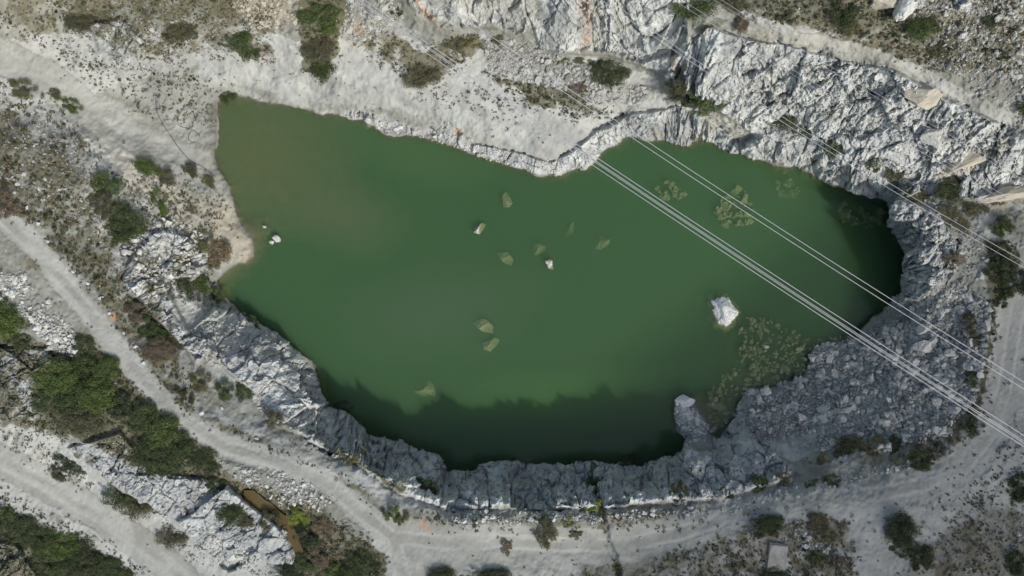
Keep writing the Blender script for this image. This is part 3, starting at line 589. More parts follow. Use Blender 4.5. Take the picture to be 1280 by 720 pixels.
# zone: name, polygon, count, size range (m radius), material, label, group, how many as things
ZONES = [
 ('talus', [(930,510),(960,485),(1012,470),(1015,440),(1080,412),(1130,368),(1195,352),(1235,380),(1235,430),(1220,500),(1180,545),(1100,562),(1000,560),(940,548)], 26000, .06, .62, 'grey', 'rough grey boulder on the stony scree slope at the right end of the lake', 'boulders on the scree', 110, 0),
 ('shallows', [(915,395),(960,402),(1000,420),(1060,425),(1020,470),(960,488),(925,500),(905,540),(880,540),(885,490),(925,440)], 600, .2, .6, 'pale', 'algae covered rock in the shallows beside the grey scree', 'rocks in the shallows by the scree', 20, -.3),
 ('pile', [(893,250),(912,236),(932,238),(940,255),(925,278),(895,284),(886,272)], 120, .25, .7, 'pale', 'pale rock of the sunken pile near the rocky right upper shore', 'rocks of the larger sunken pile', 12, -.42),
 ('pile2', [(1030,255),(1050,256),(1085,272),(1082,288),(1050,282),(1035,272)], 85, .25, .62, 'pale', 'pale rock of the sunken pile close to the dark right end of the lake', 'rocks of the sunken pile at the dark end', 10, -.45),
 ('pile3', [(814,236),(835,232),(854,238),(850,252),(822,254)], 60, .26, .5, 'pale', 'pale rock of the small sunken pile just above the cables', 'rocks of the small sunken pile', 6, -.5),
 ('pile4', [(958,225),(985,224),(990,245),(962,250)], 36, .26, .5, 'pale', 'faint rock of the deep pile between two brighter sunken piles', 'rocks of the deep pile', 4, -.85),
 ('debris', [(600,42),(680,60),(760,98),(815,112),(800,128),(740,128),(680,104),(610,88)], 2300, .07, .55, 'pale', 'pale broken stone in the debris fan under the tall cliff', 'stones of the debris fan', 16, 0),
 ('topleft', [(280,-40),(372,-40),(378,20),(350,40),(300,30)], 1300, .09, .42, 'tan', 'tan stone in the rubble patch beside the bright grass at the top', 'stones of the tan rubble patch', 10, 0),
 ('topmid', [(424,-40),(500,-40),(505,20),(470,55),(428,50)], 1300, .08, .5, 'pale', 'pale stone in the rubble between bright grass and the pale cliff', 'stones of the rubble by the pale cliff', 10, 0),
 ('leftheap', [(-60,330),(30,345),(80,405),(112,425),(98,445),(70,440),(30,400),(-60,400)], 1500, .1, .5, 'white', 'whitish stone in the heap left of the narrow dirt road', 'stones of the heap by the narrow road', 18, 0),
 ('westrocks', [(150,340),(168,300),(205,265),(250,285),(266,320),(240,350),(190,352)], 700, .1, .6, 'white', 'white stone tumbled above the sandy point of the lake', 'stones above the sandy point', 12, 0),
 ('westscrub', [(0,120),(60,140),(120,190),(200,250),(150,330),(110,300),(60,260),(0,220)], 1500, .05, .28, 'pale', 'small white stone in the scrub between the ramp and the narrow road', 'stones in the scrub by the ramp', 12, 0),
 ('topscrub', [(100,30),(280,20),(300,60),(230,80),(200,110),(150,95)], 700, .06, .4, 'pale', 'pale stone in the scrub above the gravel ramp', 'stones in the scrub above the ramp', 8, 0),
 ('northeast', [(1120,-20),(1300,-20),(1300,190),(1270,150),(1190,90),(1150,60)], 4500, .05, .4, 'pale', 'grey stone in the rubble above the track at top right', 'stones above the upper track', 14, 0),
 ('southcrest', [(560,640),(620,638),(760,640),(900,632),(1000,604),(1100,582),(1150,572),(1150,582),(1000,618),(900,645),(760,652),(560,655)], 700, .08, .34, 'white', 'white stone lining the crest above the shaded lower cliff', 'stones along the lower cliff crest', 16, 0),
 ('lowleft', [(275,575),(350,590),(420,615),(400,640),(330,625)], 600, .07, .36, 'white', 'white stone on the bank below the bend of the narrow road', 'stones on the bank below the bend', 8, 0),
 ('lowrock', [(200,640),(290,680),(360,700),(330,720),(230,700)], 350, .08, .45, 'pale', 'pale stone at the foot of the striped outcrop', 'stones at the foot of the striped outcrop', 6, 0),
 ('spit', [(846,510),(862,508),(884,530),(892,550),(862,556),(850,540)], 520, .12, .55, 'white', 'grey stone of the small spit behind the white slab', 'stones of the small spit', 8, 0),
 ('roots', [(985,652),(1005,655),(1030,672),(1035,692),(1000,688)], 200, .08, .4, 'pale', 'pale stone in the weedy patch beside the concrete slab', 'stones by the concrete slab', 5, 0),
 ('farright', [(1245,660),(1300,650),(1300,700),(1255,700)], 130, .08, .35, 'pale', 'pale stone in the weeds at the lower right corner', 'stones at the lower right corner', 4, 0),
 ('northbank', [(430,135),(480,150),(560,165),(640,195),(700,205),(700,222),(640,210),(560,182),(490,172),(430,148)], 500, .08, .45, 'white', 'white stone on the bright bank along the upper shore', 'stones on the bright upper bank', 10, 0),
 ('talus2', [(930,510),(960,485),(1012,470),(1015,440),(1080,412),(1130,368),(1195,352),(1235,380),(1235,430),(1220,500),(1180,545),(1100,562),(1000,560),(940,548)], 2600, .09, .7, 'pale', 'pale boulder lying among the darker stones of the scree slope', 'pale boulders on the scree', 24, 0),
 ('westbank', [(225,425),(268,385),(330,398),(400,460),(412,500),(400,545),(340,530),(290,480)], 1300, .07, .45, 'pale', 'pale stone loose on the left bank between bushes and lake', 'stones on the left bank', 10, 0),
 ('eastbank', [(1105,260),(1170,255),(1230,290),(1230,350),(1140,380),(1110,330)], 900, .07, .45, 'pale', 'pale stone on the ledges behind the right end of the lake', 'stones behind the right end of the lake', 8, 0),
 ('southbank', [(560,585),(700,585),(850,570),(960,562),(985,595),(900,620),(700,630),(560,632)], 1300, .07, .5, 'pale', 'pale stone caught on the shaded lower cliff', 'stones on the shaded lower cliff', 10, 0),
 ('slope', [(860,110),(1000,80),(1180,140),(1270,190),(1240,240),(1120,240),(1000,205),(900,170)], 1800, .06, .42, 'pale', 'pale stone lodged in the upper right rock slope', 'stones in the upper right slope', 10, 0),
 ('gravel', [(0,0),(1280,0),(1280,720),(0,720)], 17000, .035, .19, 'pale', 'small loose stone on the quarry ground', 'loose stones', 0, 0),
]
stuff_v, stuff_f, stuff_m = [], [], []; voff = 0
thing_rocks = []
MI = {'grey': 0, 'pale': 1, 'tan': 2, 'white': 3}
def pts_in(poly, n, r, sdm=1):
    xs = [p[0] for p in poly]; ys = [p[1] for p in poly]; out_ = np.zeros((0, 2))
    while len(out_) < n:
        q = np.stack([r.uniform(min(xs)-6, max(xs)+6, n*2), r.uniform(min(ys)-6, max(ys)+6, n*2)], -1)
        s = polysd(poly, q[:, 0], q[:, 1]); s = s+fbm(q[:, 0]/10, q[:, 1]/10, 2, 3, 1)*8
        cl = fbm(q[:, 0]/10, q[:, 1]/10, 2.2, 3, 6)
        q = q[(s < 0) & (r.random(len(q)) < .55+cl*.9)]; out_ = np.concatenate([out_, q])
    return out_[:n]
for zi, (zn, poly, cnt, s0, s1, mat, lab, grp, nth, sub) in enumerate(ZONES):
    nth = int(nth*.66); r = np.random.default_rng(500+zi); q = pts_in(poly, cnt, r)
    sz = s0*(1-r.random(cnt)*(1-(s0/s1)**2.1))**(-1/2.1)
    if nth == 0: 
        sd_ = samp(SD, q[:, 0], q[:, 1]); kp = (sd_ > .4) & (r.random(cnt) < np.where(samp(M_ROAD, q[:, 0], q[:, 1]) > .4, .25, 1)); q = q[kp]; sz = sz[kp]
    w = at(q[:, 0], q[:, 1]); 
    if sub: 
        inw = w[:, 2] < .05
        w[:, 2] = np.where(inw, np.maximum(w[:, 2], sub+.3*np.exp(samp(SD, q[:, 0], q[:, 1])/1.0)-r.random(len(q))*.35-sz*.35), w[:, 2])
    w[:, 2] += sz*.12
    o = np.argsort(-sz); big = o[:nth]; rest = o[nth:]
    for i in big: thing_rocks.append((w[i], sz[i]*1.15, mat, lab, grp))
    rest = rest[sz[rest] > 0]
    Rm = rotm(r, len(rest)); sc = sz[rest][:, None]*np.stack([r.uniform(.8, 1.25, len(rest)), r.uniform(.7, 1.1, len(rest)), r.uniform(.6, 1, len(rest))], -1)
    kind = r.integers(0, len(SMALL), len(rest))
    for kk in range(len(SMALL)):
        s_ = kind == kk; nS = s_.sum()
        if not nS: continue
        v, f = SMALL[kk]
        vv = np.einsum('nij,nvj->nvi', Rm[s_], v[None]*sc[s_][:, None, :])+w[rest][s_][:, None, :]
        ff = f[None]+(np.arange(nS)*len(v))[:, None, None]+voff
        stuff_v.append(vv.reshape(-1, 3)); stuff_f.append(ff.reshape(-1, 3)); stuff_m.append(np.full(nS*len(f), MI[mat])); voff += nS*len(v)
me = build_mesh('rubble', np.concatenate(stuff_v), np.concatenate(stuff_f), None, False, None, [m_grey, m_pale, m_tan, m_white], np.concatenate(stuff_m))
tag(link('rubble', me), 'loose broken stone strewn over the quarry', None, None, 'stuff')
for i, (w, s, mat, lab, grp) in enumerate(thing_rocks):
    o = link('boulder', big_me(i % 12, mat)); o.location = w; o.rotation_euler = (random.uniform(-.4, .4), random.uniform(-.4, .4), random.uniform(0, 6.28)); o.scale = (s, s*random.uniform(.8, 1), s*random.uniform(.6, .95))
    tag(o, lab, 'boulder', grp)

def boulder(pxx, pyy, s, mat, label, shape, zoff=None, rz=0, sy=.8, sz_=.7, group=None, ztop=None, name='boulder'):
    w = at(pxx, pyy); o = link(name, big_me(shape if shape >= 12 else shape % 12, mat))
    if ztop is not None:
        k_ = 1-ztop/H; w = np.array([(pxx-640)/S*k_, (360-pyy)/S*k_, ztop-s*sz_*BIG[shape if shape >= 12 else shape % 12][0][:, 2].max()])
    o.location = (w[0], w[1], w[2]+(zoff or 0)); o.scale = (s, s*sy, s*sz_); o.rotation_euler = (0, 0, R(rz)); tag(o, label, 'boulder', group); return o
boulder(597,286, 1.15, 'white', 'sharp pale rock just breaking the green water, largest of the middle group', 3, ztop=.12, rz=20, sz_=.9)
boulder(687,330, .85, 'white', 'small square pale rock tip breaking the water right of the middle', 5, ztop=.10, rz=-10, sz_=.9)
boulder(633,252, 1.25, 'pale', 'mossy oval rock under water above the middle rocks', 3, ztop=-.12, rz=80, sy=.85, sz_=.6)
boulder(633,323, 1.19, 'pale', 'dim wide sunken rock between the two pale rock tips', 6, ztop=-.35, rz=5, sy=.85, sz_=.6)
boulder(673,311, 1.00, 'pale', 'faint sunken rock just above the small square rock tip', 9, ztop=-.45, rz=30, sy=.85, sz_=.6)
boulder(754,302, 1.25, 'pale', 'lone dim sunken rock midway towards the cables', 0, ztop=-.4, rz=70, sy=.85, sz_=.6)
boulder(713,286, 1.12, 'pale', 'very faint deep rock left of the lone dim one', 4, ztop=-.8, rz=80, sy=.5)
boulder(606,408, 1.38, 'pale', 'upper rock of the sunken pair below the middle', 6, ztop=-.1, rz=15, sy=.85, sz_=.6)
boulder(611,431, 1.44, 'pale', 'lower rock of the sunken pair below the middle', 3, ztop=-.2, rz=10, sy=.85, sz_=.6)
boulder(531,488, 1.56, 'pale', 'dim sunken rock alone at the edge of the shaded water', 9, ztop=-.3, rz=-20, sy=.85, sz_=.6)
boulder(345,298, .62, 'white', 'white rock standing in the shallows off the sandy point', 11, ztop=.35, rz=-20)
boulder(339,303, .38, 'white', 'small white rock touching the bigger one in the shallows', 2, ztop=.2, rz=80)
boulder(330,283, .3, 'white', 'tiny rock nearest the sandy point', 4, ztop=.1)
boulder(958,433, .5, 'pale', 'round pale stone in the shallows right of the white rock', 4, ztop=.1)
boulder(858,503, 1.25, 'marble', 'flat white slab tilted at the tip of the small spit', 4, ztop=.8, rz=35, sz_=.5)
boulder(1058,512, .85, 'white', 'pale flat boulder standing out in the lower scree', 3, .3, 5)
boulder(1153,433, 1.3, 'grey', 'largest grey boulder high on the scree under the cables', 6, .4, 30)
boulder(1152,412, .9, 'grey', 'square grey boulder just above the largest scree boulder', 9, .3, 10)
boulder(1127,10, 2.1, 'white', 'big smooth egg shaped white boulder at the top edge', 12, .8, 60, .75)
boulder(1102,2, 1.8, 'tan', 'tan boulder left of the egg shaped one at the top edge', 5, .5, 30, .7)
boulder(957,488, 1.0, 'white', 'pale angular boulder where the scree meets the green inlet', 7, .4, 50)
boulder(1165,172, 1.5, 'pale', 'rounded grey boulder lodged in the rock slope under the cables', 10, .5, 20)
boulder(290,693, .9, 'white', 'white block lying under the striped outcrop', 2, .3, 20); boulder(300,697, .6, 'white', 'smaller white block beside the one under the striped outcrop', 5, .3, 60)
for i, (a_, b_) in enumerate([(18,241),(34,260),(48,280),(60,302),(92,340),(110,354),(126,373),(137,392),(155,417),(170,433),(180,454),(252,516),(278,510),(321,548),(235,574)]):
    boulder(a_, b_, random.uniform(.24, .38), 'white', 'white marker stone set at the edge of the narrow dirt road', i, .08, i*40, group='white stones marking the road edge')
for a_, b_, s_, l_ in [(900,205,1.0,'jagged block under the cables at the waterline'),]: pass

# the tall white crag standing out of the lake
def crag():
    v, f = ico(5)
    U_, W_ = v[:, 0], v[:, 1]
    f1_, _ = facet(v[:, 0]*2+v[:, 2]*1.3, v[:, 1]*2-v[:, 2], 1.1, 3, 1.2); f2_, _ = facet(v[:, 0]*4+v[:, 2]*2, v[:, 1]*4-v[:, 2], .9, 8, 1.2)
    v = v*(1+f1_*.16+f2_*.06)[:, None]
    for nrm, d in [((1, .35, .5), .62), ((-1, .1, .7), .55), ((.1, 1, .8), .6), ((.5, -1, .6), .62), ((-.6, -.8, .5), .7), ((0, 0, 1), .8)]:
        nrm = np.array(nrm)/np.linalg.norm(nrm); v = v-np.maximum(v@nrm-d, 0)[:, None]*nrm*.8
    v = v+np.stack([fbm(v[:, 0]*3, v[:, 1]*3+v[:, 2]*3, 1, 4, 5)]*3, -1)*v*.16
    v[:, :2] += v[:, 2:3]*np.array([-.06, .05])
    return build_mesh('rock_crag', v*np.array([2.15, 2.7, 1.9]), f, m_marble, False)
o = link('rock_crag', crag()); o.location = (26.6, -2.9, -.5); o.rotation_euler = (0, 0, R(22)); tag(o, 'big jagged white rock standing out of the dark green water', 'rock')

boulder(1216,199, 5.2, 'tan', 'long tan slab leaning on the rock slope right of the lake', 2, .1, 24, .2, .2)
boulder(1275,238, 4.5, 'tan', 'long pale slab reaching the right edge below the tan one', 7, .1, 14, .22, .2)
boulder(1152,120, 1.9, 'tan', 'tan block high on the rock slope beside a painted patch of shade', 4, .2, 20, .8, .5)
# tan slab leaning on the north east slope, and a concrete slab by the lower track
m_conc, nt, b, out = newmat('old_concrete'); g = G(nt); nn = g.noise(3, 5, .65)
nt.links.new(g.mix(g.ramp(nn, .35, .7), (.28, .27, .24, 1), (.42, .41, .37, 1)), b.inputs['Base Color']); b.inputs['Roughness'].default_value = .9
bp = g.n('ShaderNodeBump'); bp.inputs['Distance'].default_value = .05; nt.links.new(g.noise(14, 4), bp.inputs['Height']); nt.links.new(bp.outputs[0], b.inputs['Normal'])
import bmesh
def slab_mesh(w_, l_, t_, mat):
    bm = bmesh.new(); bmesh.ops.create_cube(bm, size=1)
    for v_ in bm.verts: v_.co = Vector((v_.co.x*w_, v_.co.y*l_, v_.co.z*t_))+Vector((random.uniform(-.12, .12), random.uniform(-.12, .12), 0))
    bmesh.ops.subdivide_edges(bm, edges=bm.edges[:], cuts=5, use_grid_fill=True)
    for v_ in bm.verts: v_.co += Vector((random.uniform(-.03, .03), random.uniform(-.03, .03), random.uniform(-.015, .015)))
    bmesh.ops.bevel(bm, geom=bm.edges[:], offset=.012, segments=1, affect='EDGES')
    me = bpy.data.meshes.new('slab'); bm.to_mesh(me); bm.free(); me.materials.append(mat); return me
w = at(971, 697); o = link('concrete_slab', slab_mesh(1.9, 3.0, .35, m_conc)); o.location = (w[0], w[1], w[2]+.15); o.rotation_euler = (R(2), R(-2), R(-6))
tag(o, 'broken pale rectangular concrete slab lying by the lower track', 'slab')

# ------------------------------------------------------------------ hose lying on the ramp
def tube(name, pts, rad, mat, sides=6):
    pts = [Vector(p) for p in pts]; vs_, fs_ = [], []
    for i, p in enumerate(pts):
        d = (pts[min(i+1, len(pts)-1)]-pts[max(i-1, 0)]).normalized(); s_ = d.cross(Vector((0, 0, 1))).normalized(); u_ = s_.cross(d)
        for j in range(sides):
            a_ = 2*math.pi*j/sides; vs_.append(p+s_*math.cos(a_)*rad+u_*math.sin(a_)*rad)
    for i in range(len(pts)-1):
        for j in range(sides): fs_.append((i*sides+j, i*sides+(j+1) % sides, (i+1)*sides+(j+1) % sides, (i+1)*sides+j))
    fs_.append(tuple(range(sides))[::-1]); fs_.append(tuple(range((len(pts)-1)*sides, len(pts)*sides)))
    me = bpy.data.meshes.new(name); me.from_pydata([tuple(v_) for v_ in vs_], [], fs_); me.materials.append(mat)
    for p_ in me.polygons: p_.use_smooth = True
    return me
m_hose, nt, b, out = newmat('black_hose'); b.inputs['Base Color'].default_value = (.10, .10, .095, 1); b.inputs['Roughness'].default_value = .6
for pl, lab in [([(195,122),(196,138),(204,155),(215,172),(226,188),(240,202),(256,210),(270,222)], 'long dark hose trailing down the gravel ramp to the water'),
                ([(232,132),(222,148),(226,158),(240,162),(250,170),(244,178),(236,174),(240,160),(243,145),(238,135)], 'coiled dark hose lying beside the long one')]:
    q = smooth_px(pl); w = at(q[:, 0], q[:, 1]); w[:, 2] += .05
    o = link('hose', tube('hose', w, .035, m_hose)); tag(o, lab, 'hose')

# ------------------------------------------------------------------ power cables
m_cab, nt, b, out = newmat('aluminium_cable'); b.inputs['Base Color'].default_value = (.5, .51, .52, 1); b.inputs['Metallic'].default_value = .35; b.inputs['Roughness'].default_value = .5
def cable(p1, p2, zc, rad, label, group):
    a_ = np.array(p1, float); c_ = np.array(p2, float); d_ = (c_-a_); pts = []
    for t in np.linspace(-3.2, 3.2, 90):
        q = a_+d_*(t*.5+.5); k_ = 1-zc/H
        pts.append(((q[0]-640)/S*k_, (360-q[1])/S*k_, zc+t*t*.45))
    o = link('power_cable', tube('power_cable', pts, rad, m_cab)); tag(o, label, 'cable', group)
g1_ = 'twin wires over the middle of the lake'; g2_ = 'bundle of wires crossing the lake lowest'; g3_ = 'wires over the rock slope'
cable((785,171.5),(1280,489), 45, .018, 'lower wire of the pair crossing the middle of the lake', g1_)
cable((796,171),(1280,480.5), 45, .018, 'upper wire of the pair crossing the middle of the lake', g1_)
cable((737,206),(1280,560.5), 44, .019, 'lowest wire of the bundle that crosses the scree', g2_)
cable((741,203),(1280,556), 45, .018, 'lower of the two touching middle wires in the scree bundle', g2_)
cable((742.5,202),(1280,553.5), 45.6, .018, 'upper of the two touching middle wires in the scree bundle', g2_)
cable((747,200),(1280,546.6), 46, .019, 'uppermost wire of the bundle that crosses the scree', g2_)
cable((944,134),(1280,338), 38, .015, 'lower wire of the pair above the dark end of the lake', g3_)
cable((952,133),(1280,330), 38, .015, 'upper wire of the pair above the dark end of the lake', g3_)
cable((836,0),(1280,268), 36, .011, 'lower wire of the pair over the upper rock slope', g3_)
cable((846,0),(1280,262), 36, .011, 'upper wire of the pair over the upper rock slope', g3_)
cable((886,0),(1280,229), 34, .010, 'lower wire of the pair nearest the top right corner', g3_)
cable((895,0),(1280,224), 34, .010, 'upper wire of the pair nearest the top right corner', g3_)

# ------------------------------------------------------------------ shrubs
def foliage(seed, nlobe, nleaf, leaf, spread=.62):
    r = np.random.default_rng(seed); V_, F_ = [], []
    lobes = []
    for i in range(nlobe):
        a_ = r.uniform(0, 6.28); rr = r.random()**.6*spread; lobes.append((rr*math.cos(a_), rr*math.sin(a_), r.uniform(.08, .85)*(1-rr*.7), r.uniform(.10, .30)))
    L = np.array(lobes); pick = r.choice(nlobe, nleaf, p=L[:, 3]**2/(L[:, 3]**2).sum())
    d = r.normal(size=(nleaf, 3)); d /= np.linalg.norm(d, axis=1)[:, None]; d[:, 2] = np.abs(d[:, 2])*r.choice([1, 1, 1, -.6], nleaf)
    rad = L[pick, 3]*r.uniform(.55, 1.12, nleaf)
    c = L[pick, :3]+d*rad[:, None]*np.array([1, 1, .8]); c[:, 2] = np.maximum(c[:, 2], .02)
    t1 = r.normal(size=(nleaf, 3)); t1 = t1-d*.55*(t1*d).sum(1)[:, None]; t1 /= np.linalg.norm(t1, axis=1)[:, None]
    t2 = np.cross(d+r.normal(size=(nleaf, 3))*.5, t1); t2 /= np.linalg.norm(t2, axis=1)[:, None]
    s = leaf*r.uniform(.6, 1.4, nleaf)[:, None]
    q = np.stack([c-t1*s, c+t2*s*.55, c+t1*s, c-t2*s*.55], 1).reshape(-1, 3)
    return q, np.arange(nleaf*4).reshape(-1, 4), L
def stems(L, seed):
    vs_, fs_ = [], []; r = random.Random(seed)
    for (x, y, z_, rr) in L:
        b0 = Vector((x*.15, y*.15, -.25)); b1 = Vector((x*.5, y*.5, z_*.5)); b2 = Vector((x, y, z_))
        pr = [(b0, .03), (b1, .02), (b2, .008)]; base = len(vs_)
        for p, w_ in pr:
            for j in range(5): a_ = j*1.2566; vs_.append((p.x+math.cos(a_)*w_, p.y+math.sin(a_)*w_, p.z))
        for i in range(2):
            for j in range(5): fs_.append((base+i*5+j, base+i*5+(j+1) % 5, base+(i+1)*5+(j+1) % 5, base+(i+1)*5+j))
    me = bpy.data.meshes.new('stems'); me.from_pydata(vs_, [], fs_); me.materials.append(m_wood); return me
PROTO = {}
for key, nl, nf, lf, cnt in [('S', 16, 1500, .058, 4), ('M', 30, 4000, .040, 4), ('L', 52, 8500, .028, 4), ('T', 5, 170, .11, 5)]:
    for i in range(cnt):
        q, f, L = foliage(ord(key)*10+i, nl, nf, lf, .08 if key == 'T' else .78)
        for lk, lm_ in LEAF.items():
            pass
        PROTO[(key, i)] = (build_mesh('foliage', q, f, LEAF['green'], False), stems(L, i) if key != 'T' else None)
def shrub(pxx, pyy, rx, ry, kind, label, rz=0, group=None, name='shrub', cat='bush', hz=None, lone=False, key=None):
    r_ = max(rx, ry)/S
    key = key or ('S' if r_ < 1.0 else 'M' if r_ < 1.7 else 'L'); i = random.randrange(4)
    w = at(pxx, pyy); k_ = (1-w[2]/H); fm, sm = PROTO[(key, i)]
    e = bpy.data.objects.new(name, None); COL.objects.link(e); e.empty_display_size = .2
    e.location = (w[0], w[1], w[2]-.05); e.rotation_euler = (0, 0, R(rz)); s = 1.55*k_/S; e.scale = (rx*s, ry*s, (hz or min(rx, ry)*.85)/S)
    tag(e, label, cat, group)
    o = link('foliage', fm, e); o.material_slots[0].link = 'OBJECT'; o.material_slots[0].material = LEAF[kind]
    if sm: link('stems', sm, e)
    return e
